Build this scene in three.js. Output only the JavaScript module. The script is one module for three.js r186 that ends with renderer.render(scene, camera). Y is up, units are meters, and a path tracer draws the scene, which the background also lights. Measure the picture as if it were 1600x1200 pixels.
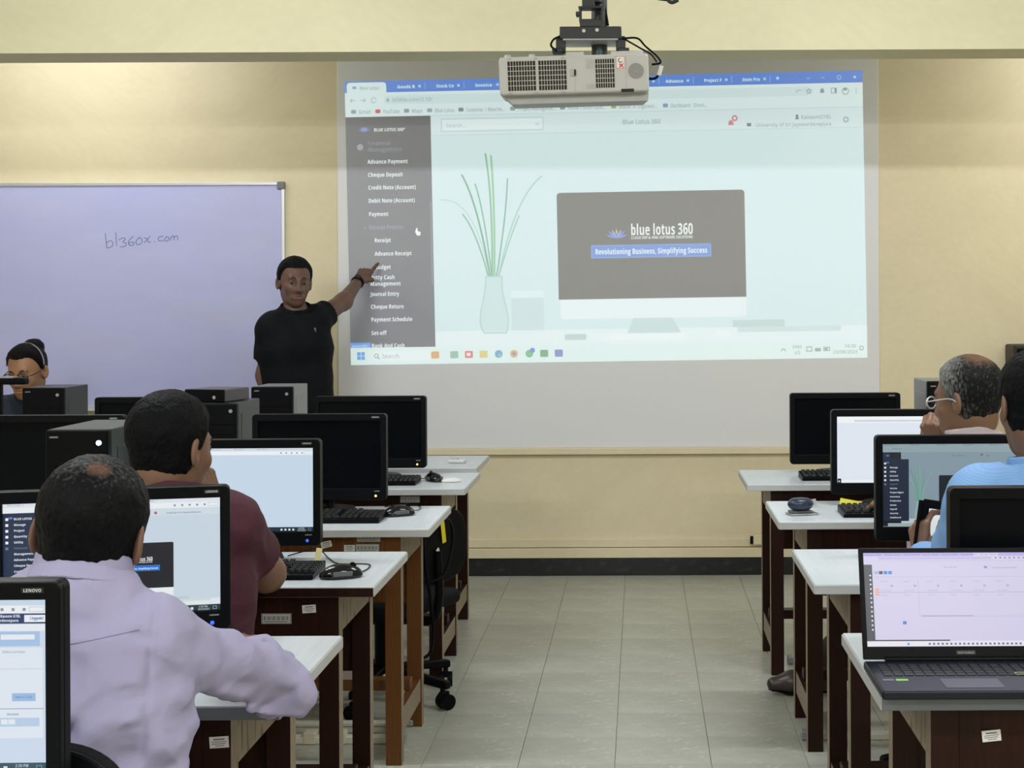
import * as THREE from 'three';
import { RoundedBoxGeometry } from 'three/addons/geometries/RoundedBoxGeometry.js';
import { mergeGeometries } from 'three/addons/utils/BufferGeometryUtils.js';
import { ImprovedNoise } from 'three/addons/math/ImprovedNoise.js';
import { RectAreaLightUniformsLib } from 'three/addons/lights/RectAreaLightUniformsLib.js';

// ---------------------------------------------------------------- camera, light, exposure
const scene = new THREE.Scene();
scene.background = new THREE.Color(0x000000);
const EYE = 1.446, F = 2400, CX = 1000, CY = 478;
const camera = new THREE.PerspectiveCamera(2 * Math.atan(600 / F) * 180 / Math.PI, 4 / 3, 0.05, 60);
camera.position.set(0, EYE, 0);
camera.rotation.z = -0.0045;
camera.setViewOffset(1600, 1200, 800 - CX, 600 - CY, 1600, 1200);
const renderer = new THREE.WebGLRenderer({ antialias: true });
renderer.toneMapping = THREE.LinearToneMapping;
renderer.toneMappingExposure = 1.0;
renderer.shadowMap.enabled = true;
RectAreaLightUniformsLib.init();
const CEILING = 3.05;
const LAMP_POWER = 152, LAMP_TINT = [0.95, 0.98, 1.03];
// [x, z, strength, what it hangs above]
const LAMPS = [
  [-2.3, -0.9, 1.1, 'over the desk of the blue form monitor'], [1.5, -0.9, 1.1, 'over the aisle side before the laptop desk'],
  [-1.9, -4.6, 0.95, 'over the man in maroon and the computer towers'], [1.1, -4.6, 0.88, 'over the grey-haired man and the man in blue'],
  [-1.8, 1.3, 0.8, 'over the rear of the room, whiteboard side'], [1.2, 1.3, 0.8, 'over the rear of the room, speaker side'],
  [-2.95, -7.45, 0.29, 'between the beam and the whiteboard'], [2.8, -7.45, 0.36, 'between the beam and the dark wall speaker'],
];

// ---------------------------------------------------------------- helpers
const V = (x, y, z) => new THREE.Vector3(x, y, z);
const W = (px, py, Z) => V((px - CX) * Z / F, EYE - (py - CY) * Z / F, -Z);   // a pixel and a known distance from the camera
const WX = (px, Z) => (px - CX) * Z / F, WY = (py, Z) => EYE - (py - CY) * Z / F;
let seedState = 12345;
const rnd = () => { seedState = (seedState * 1664525 + 1013904223) >>> 0; return seedState / 4294967296; };
const perlin = new ImprovedNoise();
const noise = (x, y, z) => perlin.noise(x + 31.7, y + 17.3, z + 5.9);
const names = new Map();
function numbered(n) { const k = names.get(n) ?? 0; names.set(n, k + 1); return k ? n + '_' + String(k).padStart(3, '0') : n; }
function shade(o) { o.castShadow = true; o.receiveShadow = true; return o; }
function mesh(name, g, m, parent, label) { const o = shade(new THREE.Mesh(g, m)); o.name = name; if (label) o.userData.label = label; parent.add(o); return o; }
function thing(name, label, category, group, pos = [0, 0, 0], turn = 0) {
  const o = new THREE.Group(); o.name = numbered(name); o.position.set(...pos); o.rotation.y = turn;
  o.userData = { label, category }; if (group) o.userData.group = group; scene.add(o); return o;
}
function structure(name, label, g, m) { const o = mesh(name, g, m, scene); o.userData = { kind: 'structure', label, category: name.split('_')[0] }; return o; }
function lin(r, g, b) { return new THREE.Color().setRGB(r, g, b); }
function M(c, rough = 0.6, extra = {}) { return new THREE.MeshStandardMaterial({ color: Array.isArray(c) ? lin(...c) : new THREE.Color(c), roughness: rough, ...extra }); }
function MP(c, rough = 0.6, extra = {}) { return new THREE.MeshPhysicalMaterial({ color: Array.isArray(c) ? lin(...c) : new THREE.Color(c), roughness: rough, ...extra }); }
// uv in metres from the dominant axis of every face
function metric(g) {
  const h = g.index ? g.toNonIndexed() : g; const p = h.attributes.position, uv = new Float32Array(p.count * 2);
  const a = V(), b = V(), c = V(), n = V();
  for (let i = 0; i < p.count; i += 3) {
    a.fromBufferAttribute(p, i); b.fromBufferAttribute(p, i + 1); c.fromBufferAttribute(p, i + 2);
    n.copy(b).sub(a).cross(c.clone().sub(a)); const x = Math.abs(n.x), y = Math.abs(n.y), z = Math.abs(n.z);
    [a, b, c].forEach((q, k) => { const [u, v] = x > y && x > z ? [q.z, q.y] : y > z ? [q.x, q.z] : [q.x, q.y]; uv[(i + k) * 2] = u; uv[(i + k) * 2 + 1] = v; });
  }
  h.setAttribute('uv', new THREE.BufferAttribute(uv, 2)); return h;
}
function box(w, h, d, x = 0, y = 0, z = 0) { return metric(new THREE.BoxGeometry(w, h, d).translate(x, y, z)); }
function rbox(w, h, d, x = 0, y = 0, z = 0, r = 0.004, s = 2) { return metric(new RoundedBoxGeometry(w, h, d, s, Math.min(r, w / 2.01, h / 2.01, d / 2.01)).translate(x, y, z)); }
function cyl(r1, r2, h, x = 0, y = 0, z = 0, n = 20) { return metric(new THREE.CylinderGeometry(r1, r2, h, n).translate(x, y, z)); }
function tube(pts, r, n = 32, k = 6, closed = false) { return metric(new THREE.TubeGeometry(new THREE.CatmullRomCurve3(pts, closed), n, r, k, closed)); }
function join(list) { return mergeGeometries(list.map((g) => { const h = g.index ? g.toNonIndexed() : g; for (const k of Object.keys(h.attributes)) if (!['position', 'normal', 'uv'].includes(k)) h.deleteAttribute(k); return h; })); }
function canvas(w, h, draw) { const c = document.createElement('canvas'); c.width = w; c.height = h; const x = c.getContext('2d'); draw(x, w, h); const t = new THREE.CanvasTexture(c); t.colorSpace = THREE.SRGBColorSpace; t.magFilter = THREE.LinearFilter; return t; }
function field(n, fn, srgb = true, rep = 1) {
  const d = new Uint8Array(n * n * 4);
  for (let j = 0; j < n; j++) for (let i = 0; i < n; i++) { const c = fn(i / n, j / n); for (let k = 0; k < 3; k++) d[(j * n + i) * 4 + k] = Math.max(0, Math.min(255, 255 * (Array.isArray(c) ? c[k] : c))); d[(j * n + i) * 4 + 3] = 255; }
  const t = new THREE.DataTexture(d, n, n); t.wrapS = t.wrapT = THREE.RepeatWrapping; t.magFilter = THREE.LinearFilter; if (srgb) t.colorSpace = THREE.SRGBColorSpace; t.repeat.set(rep, rep); t.needsUpdate = true; return t;
}
const tnoise = (u, v, f, s = 0) => { // tiling noise on a torus
  const a = u * 2 * Math.PI, b = v * 2 * Math.PI, R = f / (2 * Math.PI);
  return noise(Math.cos(a) * R + s, Math.sin(a) * R + Math.cos(b) * R * 1.3, Math.sin(b) * R * 1.3 - s);
};

// ---------------------------------------------------------------- materials
const woodMap = (dark, light) => field(256, (u, v) => {
  const g = 0.5 + 0.5 * noise(u * 46 + 2 * noise(u * 6, v * 2, 1), v * 3, 2), k = 0.25 * (0.5 + noise(u * 150, v * 6, 7));
  const t = Math.min(1, Math.max(0, g * 0.8 + k)); return dark.map((d, i) => d + (light[i] - d) * t);
}, true, 2);
const darkWood = MP([1, 1, 1], 0.42, { map: woodMap([0.10, 0.05, 0.035], [0.205, 0.10, 0.07]), specularIntensity: 0.35 });
const amberWood = MP([1, 1, 1], 0.42, { specularIntensity: 0.5, map: woodMap([0.28, 0.17, 0.07], [0.47, 0.30, 0.13]) });
const paleMap = field(256, (u, v) => { const s = 0.5 + 0.5 * noise(u * 7, v * 18, 4), k = noise(u * 40, v * 9, 3); const d = Math.max(0, k - 0.25) * 0.9; return [0.60 - d - s * 0.10, 0.535 - d - s * 0.10, 0.46 - d - s * 0.10]; }, true, 1.3);
const paleWood = M([1, 1, 1], 0.5, { map: paleMap });
const laminateMap = field(512, (u, v) => { const s = 0.02 * noise(u * 60, v * 4, 1) + 0.012 * noise(u * 200, v * 10, 9) + 0.02 * noise(u * 5, v * 5, 2); return [0.80 + s, 0.825 + s, 0.84 + s]; }, true, 1);
const laminate = M([1, 1, 1], 0.32, { map: laminateMap });
const shadedEdge = M([0.15, 0.17, 0.20], 0.45), laminateEdge = M([0.50, 0.51, 0.51], 0.45);  // the grey one paints shade into the front edges of two desks
const blackPlastic = MP([0.0035, 0.004, 0.005], 0.4, { specularIntensity: 0.17 });
const blackMatte = MP([0.004, 0.004, 0.005], 0.55, { specularIntensity: 0.16 });
const blackGloss = M([0.004, 0.0045, 0.006], 0.14);
const offScreen = MP([0.0025, 0.0035, 0.0045], 0.25, { specularIntensity: 0.14 });
const keyBlack = MP([0.008, 0.008, 0.009], 0.4, { specularIntensity: 0.5 });
const steelGrey = M([0.05, 0.062, 0.065], 0.45, { metalness: 0.1 });
const lightSteel = M([0.26, 0.275, 0.275], 0.45, { metalness: 0.1 });
const chrome = M([0.6, 0.6, 0.6], 0.2, { metalness: 1 });
const paper = M([0.72, 0.72, 0.70], 0.8);
const creamPlastic = M([0.66, 0.64, 0.54], 0.45);
const orangeLed = M([0.8, 0.4, 0.1], 0.4, { emissive: lin(1, 0.62, 0.15), emissiveIntensity: 1.6 });
const blueLed = M([0.05, 0.1, 0.8], 0.4, { emissive: lin(0.02, 0.1, 1), emissiveIntensity: 1.4 });
const whiteLed = M([0.5, 0.7, 0.9], 0.4, { emissive: lin(0.5, 0.8, 1), emissiveIntensity: 1.6 });

// ---------------------------------------------------------------- the room
const WALLZ = -8.26, XL = -4.7, XR = 3.7, ZB = 2.2;
const wallMap = field(512, (u, v) => { const s = 0.012 * tnoise(u, v, 10) + 0.012 * tnoise(u, v, 60, 3) + 0.015 * tnoise(u, v, 3, 8); return [0.868 + s, 0.822 + s, 0.69 + s]; }, true, 0.5);
const wallMat = M([1, 1, 1], 0.62, { map: wallMap });
const beamMat = M([1, 1, 1], 0.62, { map: field(256, (u, v) => { const s = 0.015 * tnoise(u, v, 8) + 0.012 * tnoise(u, v, 50, 3); return [0.815 + s, 0.79 + s, 0.65 + s]; }, true, 0.5) });
const ceilMat = M([0.72, 0.71, 0.66], 0.8);
const frontWall = structure('wall_front', 'cream painted front wall behind the whiteboard and projected picture', box(XR - XL + 0.4, CEILING + 0.1, 0.2, (XL + XR) / 2, CEILING / 2, WALLZ - 0.1), wallMat);
structure('wall_left', 'cream painted side wall on the whiteboard side', box(0.2, CEILING + 0.1, ZB - WALLZ, XL - 0.1, CEILING / 2, (ZB + WALLZ) / 2), wallMat);
structure('wall_right', 'cream painted side wall on the speaker side', box(0.2, CEILING + 0.1, ZB - WALLZ, XR + 0.1, CEILING / 2, (ZB + WALLZ) / 2), wallMat);
structure('wall_back', 'cream painted wall at the rear of the room', box(XR - XL + 0.4, CEILING + 0.1, 0.2, (XL + XR) / 2, CEILING / 2, ZB + 0.1), wallMat);
structure('ceiling', 'pale flat ceiling with tube lights', box(XR - XL + 0.4, 0.15, ZB - WALLZ + 0.4, (XL + XR) / 2, CEILING + 0.075, (ZB + WALLZ) / 2), ceilMat);
{ // the beam across the room in front of the screen wall
  const zb = 6.6, hb = WY(79, zb), back = 6.86;
  structure('trim_1', 'cream ceiling beam crossing the room above the projector', box(XR - XL, CEILING - hb + 0.02, back - zb, (XL + XR) / 2, (CEILING + hb + 0.02) / 2, -(zb + back) / 2), beamMat);
}
// floor: a slab with vinyl tiles laid on it
const floorMap = field(512, (u, v) => {
  let s = 0.03 * tnoise(u, v, 6) + 0.025 * tnoise(u, v, 30, 4) + 0.02 * tnoise(u, v, 120, 2);
  const sc = tnoise(u, v, 18, 11) * tnoise(u * 1, v, 70, 5); s += sc > 0.12 ? 0.07 : 0;
  return [0.67 + s, 0.675 + s, 0.625 + s];
}, true, 0.7);
const floorMats = [0.975, 1.0, 1.02].map((k) => M([k, k, k], 0.36, { map: floorMap, bumpMap: floorMap, bumpScale: 0.0006 }));
const floor = structure('floor', 'grey-green vinyl tile floor of the aisle and room', box(XR - XL + 0.4, 0.1, ZB - WALLZ + 0.4, (XL + XR) / 2, -0.054, (ZB + WALLZ) / 2), M([0.27, 0.27, 0.24], 0.6));
{
  const T = 0.305, X0 = -0.086, Z0 = -6.37, tileG = (w, d) => metric(new RoundedBoxGeometry(w, 0.006, d, 1, 0.0012));
  const inner = [-5, 4], rest = [], g0 = tileG(T - 0.0012, T - 0.0012);
  let k = 0;
  for (let i = -16; i < 13; i++) for (let j = -7; j < 29; j++) {
    const x = X0 + (i + 0.5) * T, z = Z0 + (j + 0.5) * T, x0 = Math.max(x - T / 2, XL), x1 = Math.min(x + T / 2, XR), z0 = Math.max(z - T / 2, WALLZ), z1 = Math.min(z + T / 2, ZB);
    if (x1 - x0 < 0.01 || z1 - z0 < 0.01) continue;
    const seen = i >= inner[0] && i < inner[1] && z < -3.6, whole = x1 - x0 > T - 0.001 && z1 - z0 > T - 0.001;
    const g = whole ? g0 : tileG(x1 - x0 - 0.0012, z1 - z0 - 0.0012);
    const lift = -0.0031 - 0.0002 * rnd();
    if (seen) { const t = mesh('tile' + (k ? '_' + String(k).padStart(3, '0') : ''), g, floorMats[Math.floor(rnd() * 3)], floor); t.position.set((x0 + x1) / 2, lift, (z0 + z1) / 2); k++; }
    else rest.push(box(x1 - x0 - 0.0012, 0.006, z1 - z0 - 0.0012, (x0 + x1) / 2, lift, (z0 + z1) / 2));
  }
  const r = mesh('outer_tiles', mergeGeometries(rest), floorMats[1], floor); r.userData.kind = 'stuff';
}
// skirting and mouldings on the front wall
const skirtMap = field(256, (u, v) => { const s = Math.max(0, tnoise(u, v, 14) - 0.15) * 0.16 + Math.max(0, tnoise(u, v, 50, 5) - 0.22) * 0.10; return [0.075 + s, 0.085 + s * 1.1, 0.095 + s * 1.15]; }, true, 1.5);
structure('baseboard_front', 'black scuffed skirting along the front wall', rbox(XR - XL, 0.094, 0.02, (XL + XR) / 2, 0.047, WALLZ + 0.01, 0.004), M([1, 1, 1], 0.4, { map: skirtMap }));
structure('trim_2', 'cream boxed cable duct above the black skirting', join([rbox(XR - XL, 0.052, 0.03, (XL + XR) / 2, 0.122, WALLZ + 0.015, 0.003), rbox(XR - XL, 0.044, 0.018, (XL + XR) / 2, 0.1735, WALLZ + 0.009, 0.003)]), wallMat);
structure('trim_3', 'cream ledge moulding below the white projection board', rbox(3.3, 0.036, 0.035, -0.17, 0.668, WALLZ + 0.0175, 0.005), wallMat);
{
  const t = thing('cable_conduit', 'short cream cable duct piece with open dark end on the front wall', 'conduit');
  const x0 = WX(1173, 8.2);
  mesh('duct', rbox(1.3, 0.05, 0.02, x0 + 0.66, WY(845, 8.22), WALLZ + 0.029, 0.003), wallMat, t);
  mesh('open_end', box(0.018, 0.04, 0.018, x0 + 0.003, WY(845, 8.22), WALLZ + 0.028), blackMatte, t);
}

// ---------------------------------------------------------------- lamps
LAMPS.forEach(([x, z, k, where]) => {
  const t = thing('ceiling_light', 'white tube ceiling light ' + where, 'ceiling light', 'white tube ceiling lights', [x, CEILING, z]);
  mesh('housing', rbox(1.26, 0.06, 0.2, 0, -0.03, 0, 0.01), M([0.8, 0.8, 0.8], 0.5), t);
  for (const s of [-1, 1]) { const g = metric(new THREE.CylinderGeometry(0.014, 0.014, 1.2, 12).rotateZ(Math.PI / 2).translate(0, -0.076, s * 0.05)); mesh('tube', g, M([0.9, 0.9, 0.9], 0.4, { emissive: lin(...LAMP_TINT), emissiveIntensity: 2 }), t); }
  for (const s of [-1, 1]) { // each bare tube shines down and out to its own side
    const l = new THREE.RectAreaLight(lin(...LAMP_TINT), LAMP_POWER * k, 1.2, 0.05); l.name = 'tube_glow'; l.position.set(0, -0.088, s * 0.072); l.rotation.x = -Math.PI / 2 - s * 0.85; t.add(l);
  }
});

// ---------------------------------------------------------------- whiteboard
{
  const x1 = WX(444, 8.22), x0 = x1 - 2.42, y1 = WY(281, 8.22), y0 = WY(636, 8.22), w = x1 - x0, h = y1 - y0;
  const t = thing('whiteboard', 'large lilac-white whiteboard with a handwritten web address', 'whiteboard', null, [(x0 + x1) / 2, y0, WALLZ]);
  const tex = canvas(2048, 1024, (c, cw, ch) => {
    c.fillStyle = 'rgb(182,185,229)'; c.fillRect(0, 0, cw, ch);
    for (let i = 0; i < 260; i++) { const x = rnd() * cw, y = rnd() * ch, r = 20 + rnd() * 90; c.fillStyle = rnd() > 0.5 ? 'rgba(186,190,222,0.05)' : 'rgba(206,206,230,0.05)'; c.beginPath(); c.ellipse(x, y, r * 2, r * 0.7, rnd() * 0.5 - 0.25, 0, 7); c.fill(); }
    c.strokeStyle = 'rgba(120,125,165,0.25)'; c.lineWidth = 1.5;
    for (const [px, py] of [[308, 297], [350, 294], [430, 288], [180, 300], [160, 380], [90, 470]]) { const X = (WX(px, 8.22) - x0) / w * cw, Y = (y1 - WY(py, 8.22)) / h * ch; c.beginPath(); c.moveTo(X, Y); c.lineTo(X + 9, Y - 3); c.stroke(); }
    const P = (u, v) => { const px = u * 0.35, py = 60 + v * 0.35; return [(WX(px, 8.22) - x0) / w * cw, (y1 - WY(py, 8.22)) / h * ch]; };
    c.strokeStyle = 'rgb(84,98,150)'; c.lineWidth = 3.1; c.lineCap = c.lineJoin = 'round';
    const S = (...q) => { c.beginPath(); const a = q.map(([u, v]) => P(u, v)); c.moveTo(...a[0]); for (let i = 1; i < a.length - 1; i++) c.quadraticCurveTo(a[i][0], a[i][1], (a[i][0] + a[i + 1][0]) / 2, (a[i][1] + a[i + 1][1]) / 2); c.lineTo(...a[a.length - 1]); c.stroke(); };
    S([466, 852], [470, 885], [473, 918]); S([472, 896], [486, 882], [503, 892], [498, 914], [474, 919]);
    S([514, 848], [516, 880], [517, 909]);
    S([529, 882], [548, 868], [560, 880], [541, 892], [562, 896], [560, 912], [534, 914]);
    S([594, 866], [570, 884], [572, 908], [594, 908], [597, 890], [574, 896]);
    S([622, 872], [604, 884], [606, 904], [626, 904], [636, 886], [626, 870], [616, 874]);
    S([642, 874], [656, 872], [658, 894], [672, 892]); S([670, 866], [658, 880], [642, 896]);
    S([688, 890], [691, 891]); S([729, 866], [706, 866], [706, 890], [731, 886]);
    S([746, 868], [734, 876], [738, 890], [754, 886], [754, 870], [744, 868]);
    S([762, 886], [764, 866], [764, 876], [772, 862], [778, 866], [778, 884]); S([778, 874], [786, 862], [794, 866], [795, 884]);
  });
  const uvPlane = new THREE.PlaneGeometry(w - 0.03, h - 0.03).translate(0, h / 2, 0.0135);
  mesh('backing', box(w - 0.02, h - 0.02, 0.012, 0, h / 2, 0.007), M([0.5, 0.5, 0.55], 0.6), t);
  mesh('writing_surface', uvPlane, M([1, 1, 1], 0.34, { map: tex }), t, 'lilac-white writing surface with blue handwriting');
  const alu = M([0.62, 0.63, 0.66], 0.35, { metalness: 0.6 });
  mesh('frame', rbox(w, 0.018, 0.022, 0, h - 0.009, 0.011, 0.003), alu, t); mesh('frame', rbox(w, 0.018, 0.022, 0, 0.009, 0.011, 0.003), alu, t);
  mesh('frame', rbox(0.018, h, 0.022, w / 2 - 0.009, h / 2, 0.011, 0.003), alu, t); mesh('frame', rbox(0.018, h, 0.022, -w / 2 + 0.009, h / 2, 0.011, 0.003), alu, t);
  for (const sx of [-1, 1]) for (const yy of [0.02, h - 0.02]) mesh('corner_cap', rbox(0.042, 0.042, 0.026, sx * (w / 2 - 0.019), yy, 0.014, 0.006), M([0.16, 0.17, 0.18], 0.5), t);
  mesh('pen_tray', rbox(0.9, 0.012, 0.06, 0.3, -0.004, 0.032, 0.004), alu, t);
}

// ---------------------------------------------------------------- projection board and projected picture
function lotus(c, x, y, s) { // the flower emblem
  const petal = (a, len, wid, col) => { c.save(); c.translate(x, y); c.rotate(a); c.fillStyle = col; c.beginPath(); c.moveTo(0, 0); c.quadraticCurveTo(wid, -len * 0.5, 0, -len); c.quadraticCurveTo(-wid, -len * 0.5, 0, 0); c.fill(); c.restore(); };
  for (const a of [-1.25, -0.85, 0.85, 1.25]) petal(a, s * 1.1, s * 0.22, '#4b78d8');
  for (const a of [-0.5, 0.5]) petal(a, s, s * 0.2, '#7fa0ea'); petal(0, s * 0.95, s * 0.2, '#e8b26a'); petal(0, s * 0.55, s * 0.16, '#3c66c8');
}
function pageArt(c, x, y, w, h, bg = '#dfeef2', dark = '#0a0d12') { // the page with plant, speaker and computer picture
  const g = (u, v) => [x + u * w, y + v * h];
  c.fillStyle = bg; c.fillRect(x, y, w, h);
  c.fillStyle = 'rgba(255,255,255,0.55)'; c.fillRect(x, y + h * 0.935, w, h * 0.065);
  const B = (a, col, lw) => { c.strokeStyle = col; c.lineWidth = lw; c.lineCap = 'round'; c.beginPath(); c.moveTo(...g(...a[0])); c.quadraticCurveTo(...g(...a[1]), ...g(...a[2])); c.stroke(); };
  for (const [a, col, k] of [
    [[[0.135, 0.70], [0.14, 0.35], [0.125, 0.17]], '#5fb37f', 5], [[[0.14, 0.70], [0.145, 0.4], [0.138, 0.18]], '#7cc58e', 6], [[[0.13, 0.70], [0.105, 0.38], [0.07, 0.26]], '#3f9a78', 5],
    [[[0.145, 0.70], [0.17, 0.45], [0.175, 0.28]], '#4fa583', 4], [[[0.15, 0.70], [0.19, 0.36], [0.255, 0.27]], '#8cc5b0', 3.5], [[[0.128, 0.70], [0.10, 0.36], [0.02, 0.365]], '#a9d3c6', 2.5],
    [[[0.126, 0.70], [0.10, 0.50], [0.07, 0.43]], '#55a98a', 4], [[[0.15, 0.70], [0.18, 0.52], [0.20, 0.44]], '#7dbfa2', 3.5], [[[0.134, 0.70], [0.12, 0.42], [0.1, 0.30]], '#57ab84', 4]]) B(a, col, k * w / 1000 * 0.75);
  c.strokeStyle = '#a8cfcb'; c.lineWidth = w / 400; c.fillStyle = 'rgba(190,220,216,0.45)'; c.beginPath(); c.moveTo(...g(0.12, 0.70)); c.quadraticCurveTo(...g(0.12, 0.76), ...g(0.108, 0.84)); c.quadraticCurveTo(...g(0.10, 0.92), ...g(0.115, 0.945)); c.lineTo(...g(0.165, 0.945)); c.quadraticCurveTo(...g(0.175, 0.9), ...g(0.165, 0.83)); c.quadraticCurveTo(...g(0.155, 0.76), ...g(0.158, 0.70)); c.closePath(); c.fill(); c.stroke();
  c.fillStyle = '#cfe3e6'; c.fillRect(...g(0.178, 0.775), w * 0.075, h * 0.17); c.fillStyle = '#eaf6f8'; c.fillRect(...g(0.178, 0.765), w * 0.075, h * 0.03); c.fillRect(...g(0.178, 0.935), w * 0.075, h * 0.018);
  c.fillStyle = '#f2f9fb'; c.beginPath(); c.roundRect(...g(0.292, 0.35), w * 0.43, h * 0.54, w * 0.008); c.fill();
  c.fillStyle = dark; c.beginPath(); c.roundRect(...g(0.288, 0.345), w * 0.434, h * 0.46, [w * 0.008, w * 0.008, 0, 0]); c.fill();
  c.fillStyle = '#c9dedd'; c.beginPath(); c.moveTo(...g(0.46, 0.89)); c.lineTo(...g(0.55, 0.89)); c.lineTo(...g(0.57, 0.955)); c.lineTo(...g(0.445, 0.955)); c.fill();
  c.fillStyle = '#c3d8d6'; c.fillRect(...g(0.69, 0.905), w * 0.12, h * 0.03); c.fillStyle = '#d3e4e3'; c.fillRect(...g(0.70, 0.935), w * 0.24, h * 0.022);
  c.fillStyle = '#bcd2cf'; c.beginPath(); c.roundRect(...g(0.30, 0.955), w * 0.05, h * 0.025, 4); c.fill(); c.fillStyle = '#f8fdfe'; c.fillRect(...g(0.39, 0.955), w * 0.19, h * 0.03); c.beginPath(); c.ellipse(...g(0.665, 0.965), w * 0.02, h * 0.017, 0, 0, 7); c.fill();
  c.textBaseline = 'middle'; c.textAlign = 'left'; c.fillStyle = '#ffffff'; c.font = `bold ${w * 0.036}px sans-serif`; c.fillText('blue lotus 360', ...g(0.457, 0.51), w * 0.145);
  c.font = `bold ${w * 0.0095}px sans-serif`; c.fillText('CLOUD ERP & HRM SOFTWARE SOLUTIONS', ...g(0.458, 0.543), w * 0.143);
  lotus(c, ...g(0.425, 0.545), w * 0.024);
  c.fillStyle = '#1672d8'; c.fillRect(...g(0.366, 0.575), w * 0.276, h * 0.053); c.strokeStyle = '#4c9bf0'; c.lineWidth = w / 500; c.strokeRect(...g(0.366, 0.575), w * 0.276, h * 0.053);
  c.fillStyle = '#ffffff'; c.font = `bold ${w * 0.0165}px sans-serif`; c.textAlign = 'center'; c.fillText('Revolutioning Business, Simplifying Success', ...g(0.504, 0.602), w * 0.26); c.textAlign = 'left';
}
const projection = canvas(1620, 888, (c, w, h) => {
  // one unit here is half a photograph pixel
  c.fillStyle = '#e9f6f8'; c.fillRect(0, 0, w, h);
  c.fillStyle = '#0a74e0'; c.fillRect(0, 0, w, 36);
  c.fillStyle = '#e9f6f8'; c.beginPath(); c.roundRect(6, 4, 124, 40, [10, 10, 0, 0]); c.fill();
  c.textBaseline = 'middle'; c.font = '15px sans-serif'; c.fillStyle = '#8fa5ad'; c.fillText('Blue Lotus', 46, 21, 62); c.fillText('✕', 112, 21); c.fillStyle = '#7aa0c8'; c.fillRect(24, 16, 12, 8);
  c.fillStyle = '#ffffff'; c.font = 'bold 15px sans-serif';
  const X = (a, b) => { c.strokeStyle = '#ffffff'; c.lineWidth = 2.4; c.beginPath(); c.moveTo(a - 4, b - 4); c.lineTo(a + 4, b + 4); c.moveTo(a + 4, b - 4); c.lineTo(a - 4, b + 4); c.stroke(); };
  [[160, 'Goods R'], [282, 'Stock Co'], [404, 'Invoice'], [526, 'Receipt'], [648, 'Payment'], [770, 'Journal'], [892, 'Ledger'], [1000, 'Advance'], [1120, 'Project F'], [1240, 'Item Pro']].forEach(([x, s]) => { c.fillText(s, x + 4, 19, 56); X(x + 74, 19); c.fillStyle = '#8fc2f4'; c.fillRect(x + 90, 8, 2, 22); c.fillStyle = '#ffffff'; });
  c.font = 'bold 24px sans-serif'; c.fillText('+', 1348, 18);
  c.strokeStyle = '#d8ebfb'; c.lineWidth = 2; c.beginPath(); c.moveTo(1444, 18); c.lineTo(1450, 22); c.lineTo(1456, 18); c.moveTo(1490, 19); c.lineTo(1502, 19); c.stroke(); c.beginPath(); c.arc(1547, 19, 6, 0, 7); c.stroke(); X(1596, 19);
  c.fillStyle = '#dcecef'; c.beginPath(); c.roundRect(122, 46, 1334, 28, 14); c.fill();
  c.fillStyle = '#93a9ad'; c.font = '16px sans-serif'; c.fillText('bl360x.com/3.10/', 148, 60); c.fillRect(130, 56, 8, 9);
  c.strokeStyle = '#9db4b8'; c.lineWidth = 2; for (const [a, s] of [[24, -1], [56, 1]]) { c.beginPath(); c.moveTo(a - 8, 60); c.lineTo(a + 8, 60); c.moveTo(a + s * 2, 54); c.lineTo(a + s * 8, 60); c.lineTo(a + s * 2, 66); c.stroke(); }
  c.beginPath(); c.arc(90, 60, 8, 0.6, 6); c.stroke();
  c.font = '17px sans-serif'; c.fillStyle = '#7f979a'; ['⇪', '☆', '✦'].forEach(() => 0);
  c.strokeStyle = '#8fa8aa'; c.beginPath(); c.moveTo(1412, 64); c.quadraticCurveTo(1414, 54, 1428, 56); c.stroke(); c.strokeStyle = '#7f979a';
  c.beginPath(); for (let i = 0; i < 11; i++) { const r = i % 2 ? 4 : 9, a = -Math.PI / 2 + i * Math.PI / 5; c.lineTo(1452 + r * Math.cos(a), 60 + r * Math.sin(a)); } c.stroke();
  c.fillStyle = '#7f979a'; c.fillRect(1487, 55, 12, 11); c.fillRect(1491, 51, 5, 5); c.strokeRect(1522, 52, 16, 15); c.fillRect(1532, 52, 6, 15); c.beginPath(); c.arc(1566, 62, 10, 0, 7); c.stroke(); c.fillRect(1560, 52, 10, 8); for (const q of [53, 60, 67]) c.fillRect(1598, q, 3, 3);
  c.font = '16px sans-serif'; c.fillStyle = '#8ea5a8';
  [[18, '#8aa0a4', 'Gmail', 38], [94, '#e0344e', 'YouTube', 52], [184, '#7f979a', 'Maps', 34], [256, '#8ea5c0', 'Blue Lotus', 62], [354, '#67807f', 'Customer | Maxche...', 122], [516, '#7f979a', 'Project Manageme...', 120], [672, '#4f8f7a', 'Home / South Guid...', 120], [832, '#8aa860', 'Master of Engineeri...', 122], [994, '#7c97c8', 'Dashboard - Direct...', 116]].forEach(([x, col, t, mw]) => { c.fillStyle = col; c.beginPath(); c.roundRect(x, 89, 16, 12, 4); c.fill(); c.fillStyle = '#8ea5a8'; c.fillText(t, x + 24, 96, mw); });
  pageArt(c, 266, 112, 1354, 722, '#dceff2', '#17130f');
  c.fillStyle = '#e3f1f4'; c.fillRect(266, 112, 1354, 62); c.strokeStyle = '#cfe3e6'; c.strokeRect(266, 112, 1354, 62);
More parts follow.
